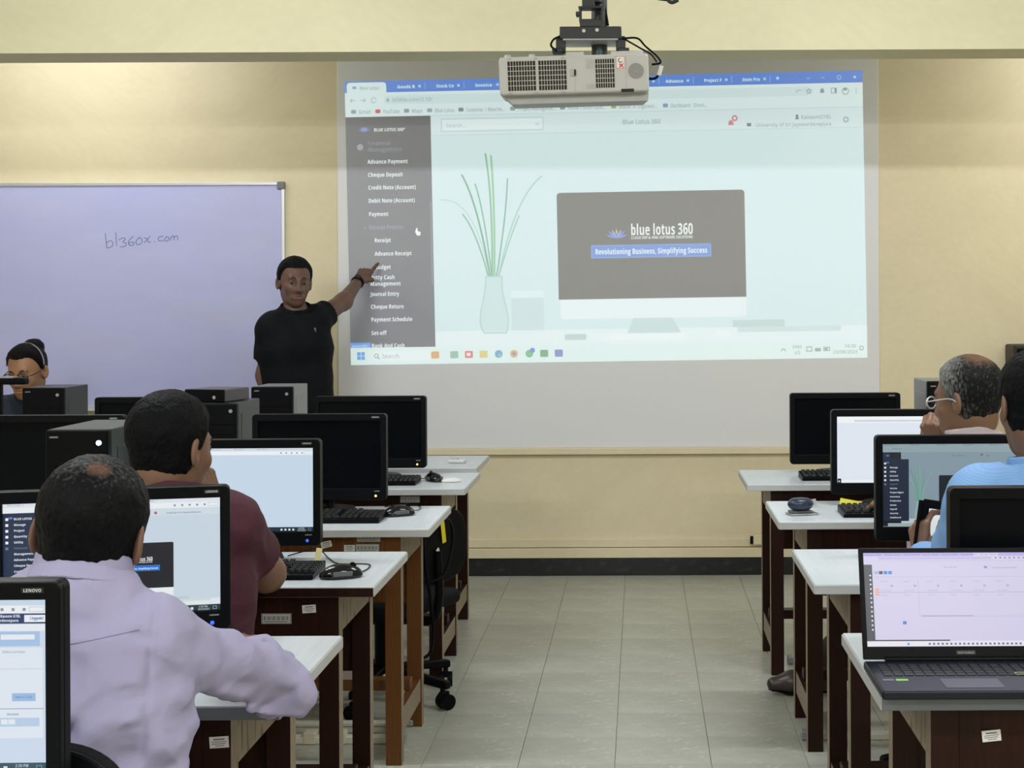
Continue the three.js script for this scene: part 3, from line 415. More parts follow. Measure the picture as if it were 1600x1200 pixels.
// ---------------------------------------------------------------- keyboards and mice
const kbG = (() => {
  const keys = [], rows = [[15, 0.0], [15, 0.0], [14, 0.004], [13, 0.008], [9, 0.0]];
  const g1 = (w) => { const k = new THREE.CylinderGeometry(w * 0.36, w * 0.5, 0.008, 4).rotateY(Math.PI / 4).scale(Math.SQRT2, 1, Math.SQRT2 * 0.0155 / w); return metric(k); };
  for (let r = 0; r < 6; r++) { const n = r === 5 ? 8 : 15, z = -0.058 + r * 0.022; for (let i = 0; i < n; i++) { const w = r === 5 ? (i === 3 ? 0.105 : 0.024) : 0.0165; let x = r === 5 ? [-0.2, -0.172, -0.144, -0.075, -0.005, 0.023, 0.051, 0.079][i] : -0.205 + i * 0.0193; keys.push(g1(w).translate(x, 0.021 - (r - 2.5) * 0.0014, z)); } for (let i = 0; i < 3; i++) if (r !== 3) keys.push(g1(0.0165).translate(0.102 + i * 0.0188, 0.021 - (r - 2.5) * 0.0014, z)); for (let i = 0; i < 4; i++) if (r) keys.push(g1(0.0165).translate(0.162 + i * 0.0176, 0.021 - (r - 2.5) * 0.0014, z)); }
  const sh = new THREE.Shape(); sh.moveTo(-0.078, 0.002); sh.lineTo(0.078, 0.002); sh.lineTo(0.08, 0.011); sh.lineTo(-0.06, 0.019); sh.lineTo(-0.08, 0.021); sh.closePath();
  return { base: metric(new THREE.ExtrudeGeometry(sh, { depth: 0.44, bevelEnabled: true, bevelSize: 0.002, bevelThickness: 0.002, bevelSegments: 1 }).translate(0, 0, -0.22).rotateY(-Math.PI / 2)), keys: mergeGeometries(keys.map((k) => k)) };
})();
function keyboard(label, x, Z, turn = 0, back = 0.16) {
  const t = thing('keyboard', label, 'keyboard', 'black computer keyboards', [x, 0.7505, -Z], turn);
  mesh('base', kbG.base, blackPlastic, t); const k = mesh('keys', kbG.keys, keyBlack, t); k.userData.kind = 'stuff'; k.position.y = 0.002;
  mesh('cable', tube([V(0.02, 0.015, -0.08), V(0.025, 0.012, -0.1), V(0.03, 0.006, -0.12), V(0.04, 0.004, -0.14)], 0.002, 16, 5), blackPlastic, t);
  return t;
}

// ---------------------------------------------------------------- signed-distance modelling for rounded bodies
const smin = (a, b, k) => { const h = Math.max(k - Math.abs(a - b), 0) / k; return Math.min(a, b) - h * h * k * 0.25; };
const smax = (a, b, k) => -smin(-a, -b, k);
function cone(a, b, ra, rb) {
  const ax = a.x, ay = a.y, az = a.z, bx = b.x - ax, by = b.y - ay, bz = b.z - az, il = 1 / (bx * bx + by * by + bz * bz + 1e-12);
  return (x, y, z) => { const px = x - ax, py = y - ay, pz = z - az; let h = (px * bx + py * by + pz * bz) * il; h = h < 0 ? 0 : h > 1 ? 1 : h; const dx = px - bx * h, dy = py - by * h, dz = pz - bz * h; return Math.sqrt(dx * dx + dy * dy + dz * dz) - ra - (rb - ra) * h; };
}
function ell(cx, cy, cz, rx, ry, rz) {
  return (x, y, z) => { const a = (x - cx) / rx, b = (y - cy) / ry, c = (z - cz) / rz, k0 = Math.sqrt(a * a + b * b + c * c), k1 = Math.sqrt((a / rx) ** 2 + (b / ry) ** 2 + (c / rz) ** 2); return k1 < 1e-9 ? -Math.min(rx, ry, rz) : k0 * (k0 - 1) / k1; };
}
const union = (list, k) => (x, y, z) => { let d = list[0](x, y, z); for (let i = 1; i < list.length; i++) d = smin(d, list[i](x, y, z), k); return d; };
function sdfMesh(f, lo, hi, cell, uvScale = 1) {
  const n = [0, 1, 2].map((i) => Math.ceil((hi.getComponent(i) - lo.getComponent(i)) / cell) + 2), [nx, ny, nz] = n;
  const val = new Float32Array(nx * ny * nz), B = 6, at = (i, j, k) => (k * ny + j) * nx + i, reach = B * cell * 0.87 * 1.35 + cell;
  for (let k0 = 0; k0 < nz; k0 += B) for (let j0 = 0; j0 < ny; j0 += B) for (let i0 = 0; i0 < nx; i0 += B) {
    const c = f(lo.x + (i0 + B / 2) * cell, lo.y + (j0 + B / 2) * cell, lo.z + (k0 + B / 2) * cell), skip = Math.abs(c) > reach;
    for (let k = k0; k < Math.min(nz, k0 + B); k++) for (let j = j0; j < Math.min(ny, j0 + B); j++) for (let i = i0; i < Math.min(nx, i0 + B); i++) val[at(i, j, k)] = skip ? c : f(lo.x + i * cell, lo.y + j * cell, lo.z + k * cell);
  }
  const id = new Int32Array(nx * ny * nz).fill(-1), pos = [], E = [[0, 1], [2, 3], [4, 5], [6, 7], [0, 2], [1, 3], [4, 6], [5, 7], [0, 4], [1, 5], [2, 6], [3, 7]];
  for (let k = 0; k < nz - 1; k++) for (let j = 0; j < ny - 1; j++) for (let i = 0; i < nx - 1; i++) {
    const c = []; let m = 0; for (let q = 0; q < 8; q++) { const v = val[at(i + (q & 1), j + ((q >> 1) & 1), k + (q >> 2))]; c.push(v); if (v < 0) m |= 1 << q; }
    if (m === 0 || m === 255) continue;
    let sx = 0, sy = 0, sz = 0, cnt = 0;
    for (const [a, b] of E) if ((c[a] < 0) !== (c[b] < 0)) { const t = c[a] / (c[a] - c[b]); sx += (a & 1) + t * ((b & 1) - (a & 1)); sy += ((a >> 1) & 1) + t * (((b >> 1) & 1) - ((a >> 1) & 1)); sz += (a >> 2) + t * ((b >> 2) - (a >> 2)); cnt++; }
    id[at(i, j, k)] = pos.length / 3; pos.push(lo.x + (i + sx / cnt) * cell, lo.y + (j + sy / cnt) * cell, lo.z + (k + sz / cnt) * cell);
  }
  const idx = [], quad = (a, b, c, d, flip) => { if (a < 0 || b < 0 || c < 0 || d < 0) return; if (flip) idx.push(a, c, b, a, d, c); else idx.push(a, b, c, a, c, d); };
  for (let k = 1; k < nz - 1; k++) for (let j = 1; j < ny - 1; j++) for (let i = 1; i < nx - 1; i++) {
    const v = val[at(i, j, k)] < 0;
    if (v !== (val[at(i + 1, j, k)] < 0)) quad(id[at(i, j - 1, k - 1)], id[at(i, j, k - 1)], id[at(i, j, k)], id[at(i, j - 1, k)], !v);
    if (v !== (val[at(i, j + 1, k)] < 0)) quad(id[at(i - 1, j, k - 1)], id[at(i - 1, j, k)], id[at(i, j, k)], id[at(i, j, k - 1)], !v);
    if (v !== (val[at(i, j, k + 1)] < 0)) quad(id[at(i - 1, j - 1, k)], id[at(i, j - 1, k)], id[at(i, j, k)], id[at(i - 1, j, k)], !v);
  }
  const nor = new Float32Array(pos.length), uv = new Float32Array(pos.length / 3 * 2), e = cell * 0.4;
  for (let i = 0; i < pos.length; i += 3) {
    const x = pos[i], y = pos[i + 1], z = pos[i + 2]; let a = f(x + e, y, z) - f(x - e, y, z), b = f(x, y + e, z) - f(x, y - e, z), c = f(x, y, z + e) - f(x, y, z - e); const l = Math.hypot(a, b, c) || 1;
    nor[i] = a / l; nor[i + 1] = b / l; nor[i + 2] = c / l; uv[i / 3 * 2] = (x + 0.6 * z) * uvScale; uv[i / 3 * 2 + 1] = (y + 0.3 * z) * uvScale;
  }
  const g = new THREE.BufferGeometry(); g.setAttribute('position', new THREE.Float32BufferAttribute(pos, 3)); g.setAttribute('normal', new THREE.BufferAttribute(nor, 3)); g.setAttribute('uv', new THREE.BufferAttribute(uv, 2)); g.setIndex(idx); return g;
}
const mouseG = (() => { const f = (x, y, z) => { let d = ell(0, 0.006, 0, 0.031, 0.031, 0.056)(x, y, z); d = smax(d, -(y - 0.001), 0.004); return smax(d, Math.abs(x) - 0.029, 0.004); }; return sdfMesh(f, V(-0.04, -0.01, -0.065), V(0.04, 0.045, 0.065), 0.0028); })();
function mouse(label, x, Z, turn, cable) {
  const t = thing('computer_mouse', label, 'mouse', 'black computer mice', [x, 0.7503, -Z], turn);
  mesh('shell', mouseG, blackGloss, t); mesh('wheel', new THREE.CylinderGeometry(0.009, 0.009, 0.007, 16).rotateZ(Math.PI / 2).translate(0, 0.0295, -0.03), blackMatte, t);
  mesh('side_grip', join([rbox(0.004, 0.012, 0.05, 0.028, 0.014, 0, 0.002), rbox(0.004, 0.012, 0.05, -0.028, 0.014, 0, 0.002)]), M([0.10, 0.105, 0.11], 0.35), t);
  mesh('cable', tube(cable.map(([a, b, c]) => V(a, b, c)), 0.0018, 40, 5), blackPlastic, t);
  return t;
}
keyboard('keyboard on the desk of the man in maroon', -1.06, 4.0, 0);
keyboard('keyboard on the amber-legged desk', -1.065, 5.02, 0);
keyboard('keyboard beside the mouse and white scrap', -1.1, 6.06, 0);
keyboard('keyboard on the desk nearest the speaker wall', 0.862, 6.16, 0);
keyboard('keyboard with the yellow tag leaning behind it', 0.885, 5.1, 0);
keyboard('keyboard at the hand of the man in blue', 0.866, 4.09, 0);
const mouseCable = (x, Z, turn, list) => list.map(([px, py, Y]) => { const D = (EYE - Y) * F / (py - CY), p = V(WX(px, D) - x, Y - 0.7503, -D + Z).applyAxisAngle(V(0, 1, 0), -turn); return [p.x, p.y, p.z]; });
mouse('glossy mouse on the desk of the man in maroon', -0.772, 3.95, -1.2, mouseCable(-0.772, 3.95, -1.2, [[553, 890, 0.762], [564, 891, 0.754], [575, 880, 0.753], [556, 879, 0.753], [530, 879, 0.753], [512, 870, 0.753], [498, 857, 0.765], [490, 855, 0.768], [470, 860, 0.757], [448, 866, 0.753]]));
mouse('mouse on the amber-legged desk', -0.806, 5.12, -1.0, mouseCable(-0.806, 5.12, -1.0, [[642, 796, 0.762], [652, 795, 0.754], [655, 790, 0.753], [640, 787, 0.753], [618, 787, 0.753], [600, 790, 0.753]]));
mouse('mouse beside the white scrap', -0.826, 6.13, 0.5, [[0, 0.01, -0.05], [0, 0.004, -0.08], [-0.06, 0.003, -0.12], [-0.14, 0.003, -0.1], [-0.24, 0.003, -0.05]]);

// ---------------------------------------------------------------- chairs
function starBase(t, y0) {
  mesh('gas_lift', join([cyl(0.028, 0.028, y0 - 0.1, 0, (y0 + 0.1) / 2, 0), cyl(0.016, 0.016, 0.1, 0, y0 - 0.03, 0)]), blackPlastic, t);
  for (let i = 0; i < 5; i++) {
    const a = i * 2 * Math.PI / 5 + 0.35, c = Math.cos(a), s = Math.sin(a);
    const g = new RoundedBoxGeometry(0.28, 0.03, 0.042, 2, 0.01); const p = g.attributes.position; for (let k = 0; k < p.count; k++) { const u = (p.getX(k) + 0.14) / 0.28; p.setY(k, p.getY(k) - 0.03 * u * u); p.setZ(k, p.getZ(k) * (1.15 - 0.4 * u)); } g.computeVertexNormals();
    mesh('base_arm', metric(g.translate(0.16, 0.115, 0).rotateY(-a)), blackPlastic, t);
    const w = mesh('caster', join([metric(new THREE.CylinderGeometry(0.028, 0.028, 0.02, 18).rotateX(Math.PI / 2).translate(0, 0.0285, 0.015)), metric(new THREE.CylinderGeometry(0.028, 0.028, 0.02, 18).rotateX(Math.PI / 2).translate(0, 0.0285, -0.015)), rbox(0.04, 0.03, 0.02, 0.006, 0.05, 0, 0.006), cyl(0.009, 0.009, 0.03, 0.012, 0.07, 0, 10)]), blackPlastic, t, 'twin-wheel caster');
    w.position.set(0.285 * c, 0, 0.285 * s); w.rotation.y = a * 1.7;
  }
}
const chairFabric = MP([0.006, 0.0065, 0.008], 0.75, { specularIntensity: 0.3 });
function chair(label, x, Z, turn, o = {}) {
  const t = thing('office_chair', label, 'chair', 'black office chairs', [x, 0, -Z], turn), sy = o.seat ?? 0.44, top = o.top ?? 0.835, bw = o.bw ?? 0.42, bz = o.bz ?? 0.19;
  starBase(t, sy - 0.07);
  mesh('seat', rbox(0.44, 0.06, 0.42, 0, sy - 0.035, 0, 0.028, 4), chairFabric, t);
  mesh('seat_pan', rbox(0.3, 0.02, 0.28, 0, sy - 0.075, 0, 0.008), blackPlastic, t);
  const bh = o.bh ?? 0.3, sh = new THREE.Shape(), r = 0.12, b = bw / 2, y0 = top - bh;
  sh.moveTo(-b + r, y0); sh.lineTo(b - r, y0); sh.quadraticCurveTo(b, y0, b, y0 + r); sh.lineTo(b, top - r); sh.quadraticCurveTo(b, top, b - r, top); sh.lineTo(-b + r, top); sh.quadraticCurveTo(-b, top, -b, top - r); sh.lineTo(-b, y0 + r); sh.quadraticCurveTo(-b, y0, -b + r, y0);
  mesh('backrest', metric(new THREE.ExtrudeGeometry(sh, { depth: 0.022, bevelEnabled: true, bevelSize: 0.008, bevelThickness: 0.008, bevelSegments: 3, curveSegments: 14 }).translate(0, -0.008, bz)), chairFabric, t);
  mesh('back_shell', metric(new THREE.ExtrudeGeometry(sh, { depth: 0.006, bevelEnabled: true, bevelSize: 0.01, bevelThickness: 0.003, bevelSegments: 2, curveSegments: 14 }).translate(0, -0.008, bz + 0.034)), blackPlastic, t);
  mesh('back_post', tube([V(0, sy - 0.08, 0.05), V(0, sy - 0.09, bz + 0.02), V(0, sy - 0.02, bz + 0.05), V(0, y0 + 0.1, bz + 0.045)], 0.016, 20, 8), blackPlastic, t);
  return t;
}
chair('black chair of the man in lilac', -0.93, 2.345, 0, { seat: 0.445, bz: 0.175 });
chair('black chair of the man in maroon', -1.09, 3.52, 0, { bz: 0.17, top: 0.80 });
chair('black chair of the grey-haired man', 1.0, 4.66, 0, { bz: 0.17, top: 0.80 });
chair('black chair of the man in blue', 0.93, 3.55, 0, { bz: 0.17, top: 0.80 });
chair('black chair of the woman in glasses', -2.98, 7.52, Math.PI, { bz: 0.17, top: 0.80 });
{
  const c = chair('empty low black chair with a yellow tag, turned sideways at the aisle', -0.955, 5.66, 1.1, { seat: 0.40, top: 0.705, bh: 0.24, bz: 0.2, bw: 0.38 });
  const y = mesh('tag', rbox(0.024, 0.078, 0.001, 0, 0, 0, 0.0004, 1), M([0.72, 0.62, 0.02], 0.5), c, 'yellow paper tag'); y.position.set(0.035, 0.627, 0.2485); y.rotation.z = 0.16;
  const q = mesh('sticker', rbox(0.018, 0.018, 0.001, 0, 0, 0, 0.0004, 1), paper, c, 'small white sticker'); q.position.set(0.0, 0.565, 0.2485); q.rotation.z = 0.5;
  const cb = thing('hanging_cable', 'black cable looping down from under the amber-legged desk', 'cable');
  mesh('loop', tube([V(-0.71, 0.722, -5.28), V(-0.675, 0.69, -5.42), V(-0.67, 0.62, -5.46), V(-0.70, 0.5, -5.44), V(-0.75, 0.475, -5.42), V(-0.79, 0.49, -5.4), V(-0.80, 0.6, -5.38), V(-0.79, 0.72, -5.3)], 0.005, 50, 6), blackPlastic, cb);
  mesh('hanging_end', tube([V(-0.755, 0.72, -5.32), V(-0.76, 0.55, -5.40), V(-0.745, 0.42, -5.42), V(-0.735, 0.30, -5.42), V(-0.75, 0.22, -5.42), V(-0.80, 0.2, -5.40)], 0.006, 40, 8), blackPlastic, cb);
}

// ---------------------------------------------------------------- projector and its mount
{
  const Zp = 4.1, cx = WX(899, Zp), cy = WY(116, Zp);
  const t = thing('projector', 'white ceiling projector with black vent grilles hanging below the beam', 'projector', null, [cx, cy, -Zp]);
  t.rotation.set(0.085, 0.05, 0.03, 'YXZ');
  const white = M([0.50, 0.50, 0.47], 0.45), grey = M([0.40, 0.41, 0.40], 0.5), w = 0.402, h = 0.106, d = 0.3;
  const hollow = M([0.01, 0.01, 0.01], 0.7);
  // rear face in pieces round the vent openings: [x0, x1, y0, y1] from the left and the top in millimetres
  const X = (mm) => -w / 2 + mm / 1000, Y = (mm) => h / 2 - mm / 1000;
  mesh('body', join([rbox(w, h, d - 0.02, 0, 0, -d / 2 - 0.012, 0.012, 3)]), white, t);
  mesh('under_tray', metric((() => { const s = new THREE.Shape(); s.moveTo(-w / 2 + 0.01, 0); s.lineTo(w / 2 - 0.002, 0); s.lineTo(w / 2 - 0.004, -0.022); s.lineTo(-w / 2 + 0.032, -0.022); s.closePath(); return new THREE.ExtrudeGeometry(s, { depth: d - 0.03, bevelEnabled: false }).translate(0, -h / 2 + 0.002, -d); })()), grey, t, 'grey lower tray');
  mesh('rear_panel', rbox(w - 0.004, h - 0.004, 0.02, 0, 0, -0.01, 0.008, 2), white, t);
  const vent = (x0, x1, y0, y1, nx, ny, label) => {
    mesh('vent_opening', rbox((x1 - x0) / 1000, (y1 - y0) / 1000, 0.002, X((x0 + x1) / 2), Y((y0 + y1) / 2), 0.0005, 0.008, 3), hollow, t, label);
    const bars = []; for (let i = 1; i < nx; i++) bars.push(box(0.0011, (y1 - y0) / 1000, 0.003, X(x0 + (x1 - x0) * i / nx), Y((y0 + y1) / 2), 0.0015)); for (let j = 1; j < ny; j++) bars.push(box((x1 - x0) / 1000, 0.0012, 0.003, X((x0 + x1) / 2), Y(y0 + (y1 - y0) * j / ny), 0.0017));
    mesh('vent_bars', join(bars), creamPlastic, t);
  };
  vent(24, 98, 14, 92, 10, 6, 'square black vent'); vent(106, 180, 14, 92, 10, 6, 'square black vent'); vent(258, 308, 14, 90, 8, 6, 'tall black vent');
  mesh('vent_slots', join(Array.from({ length: 6 }, (_, i) => [box(0.0016, 0.012, 0.001, X(234 + i * 4), Y(20), 0.0005), box(0.0016, 0.012, 0.001, X(234 + i * 4), Y(33), 0.0005), box(0.0016, 0.012, 0.001, X(234 + i * 4), Y(86), 0.0005)]).flat()), grey, t);
  mesh('latch', join([rbox(0.016, 0.02, 0.004, X(198), Y(48), 0.001, 0.002)]), grey, t); mesh('latch_hole', box(0.005, 0.016, 0.002, X(203), Y(48), 0.0032), hollow, t);
  mesh('port', rbox(0.034, 0.009, 0.002, X(342), Y(99), 0.001, 0.001), hollow, t);
  for (const [x, y] of [[30, 8], [100, 8], [172, 8], [30, 98], [100, 98], [172, 98]]) mesh('clip', rbox(0.009, 0.005, 0.003, X(x), Y(y), 0.001, 0.001), grey, t);
  mesh('speaker_ring', new THREE.CircleGeometry(0.0215, 32).translate(X(366), Y(48), 0.0006), M([0.42, 0.42, 0.40], 0.6), t);
  const dots = []; for (let r = 1; r < 7; r++) for (let k = 0; k < r * 6; k++) { const a = k / (r * 6) * 2 * Math.PI; dots.push(metric(new THREE.CircleGeometry(0.0011, 6).translate(X(366) + r * 0.0032 * Math.cos(a), Y(48) + r * 0.0032 * Math.sin(a), 0.0011))); }
  mesh('speaker_holes', join(dots), hollow, t);
  const warn = canvas(96, 128, (c) => { c.fillStyle = '#e4e0d6'; c.fillRect(0, 0, 96, 128); c.strokeStyle = '#b83a4a'; c.lineWidth = 4; c.strokeRect(3, 3, 90, 122); c.strokeStyle = '#2c2c30'; c.lineWidth = 8; c.beginPath(); c.arc(50, 42, 22, 0.6, 4.6); c.stroke(); c.strokeStyle = '#c8182c'; c.lineWidth = 12; c.beginPath(); c.moveTo(36, 78); c.lineTo(78, 116); c.moveTo(78, 78); c.lineTo(36, 116); c.stroke(); });
  const wl = mesh('warning_label', new THREE.PlaneGeometry(0.024, 0.032), M([1, 1, 1], 0.5, { map: warn }), t, 'warning label with a red cross'); wl.position.set(X(325), Y(24), 0.0008);
  mesh('panel_seam', join([box(0.0009, 0.056, 0.001, X(203), Y(76), 0.0004), box(0.19, 0.0009, 0.001, X(298), Y(101), 0.0004), box(0.0009, 0.09, 0.001, X(340), Y(52), 0.0004)]), grey, t);
  mesh('top_bump', rbox(0.05, 0.014, 0.1, X(205), h / 2 + 0.004, -0.1, 0.005), white, t); mesh('top_bump', rbox(0.09, 0.014, 0.1, X(345), h / 2 + 0.003, -0.1, 0.006), white, t);
  mesh('foot', cyl(0.008, 0.01, 0.008, X(24), h / 2 + 0.003, -0.05), white, t); mesh('foot', cyl(0.008, 0.01, 0.008, X(90), h / 2 + 0.003, -0.05), white, t);
  mesh('lens', metric(new THREE.CylinderGeometry(0.035, 0.038, 0.05, 28).rotateX(Math.PI / 2).translate(0.08, 0, -d - 0.02)), blackGloss, t);
  const m = thing('projector_mount', 'black steel ceiling bracket and pole carrying the projector', 'bracket');
  const Zm = 4.2, yb = WY(53, Zm), xb = WX(925, Zm), blk = M([0.012, 0.014, 0.017], 0.5);
  mesh('cross_bar', rbox(0.168, 0.034, 0.05, xb, yb, -Zm, 0.003), blk, m);
  mesh('bolt', metric(new THREE.CylinderGeometry(0.005, 0.005, 0.006, 12).rotateX(Math.PI / 2).translate(xb - 0.018, yb + 0.004, -Zm + 0.027)), chrome, m); mesh('bolt', metric(new THREE.CylinderGeometry(0.005, 0.005, 0.006, 12).rotateX(Math.PI / 2).translate(xb + 0.018, yb + 0.006, -Zm + 0.027)), chrome, m);
  mesh('lower_plate', rbox(0.15, 0.004, 0.12, xb, yb - 0.019, -Zm - 0.03, 0.001), grey, m);
  for (const s of [-1, 1]) mesh('hanger', join([rbox(0.026, 0.045, 0.03, xb + s * 0.082, yb - 0.03, -Zm, 0.004), rbox(0.03, 0.012, 0.05, xb + s * 0.09, yb - 0.047, -Zm, 0.003)]), blk, m);
  mesh('yoke', join([rbox(0.062, 0.022, 0.045, xb + 0.002, yb + 0.027, -Zm, 0.003), rbox(0.006, 0.04, 0.045, xb - 0.028, yb + 0.05, -Zm, 0.002), rbox(0.006, 0.04, 0.045, xb + 0.032, yb + 0.05, -Zm, 0.002), rbox(0.07, 0.006, 0.045, xb + 0.002, yb + 0.07, -Zm, 0.002), rbox(0.012, 0.012, 0.03, xb - 0.034, yb + 0.052, -Zm + 0.01, 0.003)]), blk, m);
  mesh('pole', join([cyl(0.02, 0.02, CEILING - yb - 0.09, xb + 0.012, (CEILING + yb + 0.09) / 2, -Zm - 0.02), rbox(0.034, 0.07, 0.04, xb - 0.006, yb + 0.105, -Zm, 0.003)]), blk, m);
  mesh('rear_post', cyl(0.022, 0.022, 0.18, xb + 0.022, yb + 0.04, -Zm - 0.06), M([0.03, 0.045, 0.05], 0.4), m);
  mesh('ceiling_plate', rbox(0.16, 0.012, 0.16, xb + 0.012, CEILING - 0.006, -Zm - 0.02, 0.003), blk, m);
  const cab = thing('projector_cable', 'black cables looping from the bracket to the projector side', 'cable', null);
  mesh('loop', tube([W(877, 56, 4.18), W(866, 62, 4.16), W(863, 71, 4.15), W(872, 79, 4.15)], 0.003, 30, 6), blackPlastic, cab);
  mesh('loop', tube([W(974, 60, 4.18), W(998, 60, 4.18), W(1010, 72, 4.17), W(1030, 90, 4.16), W(1034, 98, 4.16), W(1020, 101, 4.16)], 0.003, 40, 6), blackPlastic, cab);
  mesh('loop', tube([W(976, 60, 4.19), W(1000, 74, 4.18), W(1020, 86, 4.17), W(1028, 97, 4.17)], 0.0025, 30, 6), blackPlastic, cab);
  mesh('plug', tube([W(1035, 103, 4.16), W(1031, 118, 4.16)], 0.006, 6, 8), paper, cab, 'white plug'); mesh('loop', tube([W(1030, 119, 4.16), W(1024, 123, 4.16), W(1016, 123, 4.17)], 0.004, 12, 6), blackPlastic, cab);
  mesh('vertical_run', tube([W(952, 40, 4.25), W(948, 15, 4.25), W(944, -20, 4.25), V(WX(942, 4.25), CEILING, -4.25)], 0.004, 30, 6), blackPlastic, cab);
  const hk = thing('ceiling_hook', 'small black metal fitting above the projector', 'fitting'); // only its lower end shows
  mesh('rod', tube([W(1058, 2, 4.6), W(1058, -40, 4.6), V(WX(1058, 4.6), CEILING - 0.002, -4.6)], 0.006, 12, 8), blk, hk); mesh('hook', join([tube([W(1046, 1, 4.6), W(1052, 4, 4.6), W(1062, 0, 4.6)], 0.006, 12, 8), tube([W(1030, -2, 4.6), W(1046, 0, 4.6)], 0.005, 8, 8)]), blk, hk);
}

// ---------------------------------------------------------------- laptop
{
  const xc = 0.603, w = 0.362, zf = 2.695, zh = 2.925;
  const t = thing('laptop', 'open dark laptop with a lilac-white page on its screen', 'laptop', null, [xc, 0.7505, -zh]);
  const navy = MP([0.010, 0.014, 0.021], 0.38, { specularIntensity: 0.45 });
  mesh('base', rbox(w, 0.017, zh - zf, 0, 0.0095, (zh - zf) / 2, 0.005, 2), navy, t);
  const keys = []; for (let r = 0; r < 5; r++) for (let i = 0; i < 17; i++) keys.push(rbox(0.0158, 0.0025, 0.0135, -0.152 + i * 0.019, 0.0185, 0.04 + r * 0.0185, 0.001, 1));
  const k = mesh('keys', join(keys), M([0.008, 0.009, 0.012], 0.45), t); k.userData.kind = 'stuff';
  mesh('touchpad', rbox(0.105, 0.001, 0.066, -0.012, 0.0182, 0.178, 0.0004, 1), M([0.026, 0.031, 0.042], 0.3), t);
  mesh('sticker', box(0.022, 0.0008, 0.011, -0.133, 0.0183, 0.152), M([0.25, 0.62, 0.12], 0.5), t, 'green sticker'); mesh('sticker', box(0.02, 0.0008, 0.01, -0.158, 0.0183, 0.152), M([0.15, 0.17, 0.22], 0.5), t, 'grey sticker');
  mesh('highlighted_key', join([box(0.034, 0.0006, 0.0012, 0.098, 0.0203, 0.107), box(0.034, 0.0006, 0.0012, 0.098, 0.0203, 0.121), box(0.0012, 0.0006, 0.015, 0.081, 0.0203, 0.114), box(0.0012, 0.0006, 0.015, 0.115, 0.0203, 0.114)]), M([0.55, 0.6, 0.25], 0.5), t, 'key with yellow-green outline');
  mesh('paper_slip', box(0.07, 0.0008, 0.034, 0.142, 0.0184, 0.176), paper, t, 'white paper slip');
  mesh('hinge', metric(new THREE.CylinderGeometry(0.006, 0.006, 0.28, 14).rotateZ(Math.PI / 2).translate(0, 0.02, 0.002)), blackPlastic, t);
  const lid = new THREE.Group(); lid.name = 'lid'; lid.position.set(0, 0.02, 0); lid.rotation.x = -0.30; t.add(lid);
  mesh('lid_shell', rbox(w, 0.212, 0.007, 0, 0.106, -0.0025, 0.003, 2), navy, lid); mesh('bezel', rbox(w - 0.002, 0.21, 0.0015, 0, 0.106, 0.0012, 0.0005, 1), blackPlastic, lid);
  mesh('screen', new THREE.PlaneGeometry(0.344, 0.178).translate(0, 0.113, 0.0024), glowMat(laptopScreen, 0.82), lid, 'lit lilac-white web page');
  const bt = canvas(160, 32, (c) => { c.fillStyle = '#0b0d12'; c.fillRect(0, 0, 160, 32); c.fillStyle = '#a9adb5'; c.font = '20px sans-serif'; c.textBaseline = 'middle'; c.textAlign = 'center'; c.fillText('ASUS VivoBook', 80, 17, 150); });
  const b = mesh('lettering', new THREE.PlaneGeometry(0.036, 0.0075), M([1, 1, 1], 0.4, { map: bt }), lid); b.position.set(0.015, 0.0125, 0.0026);
}

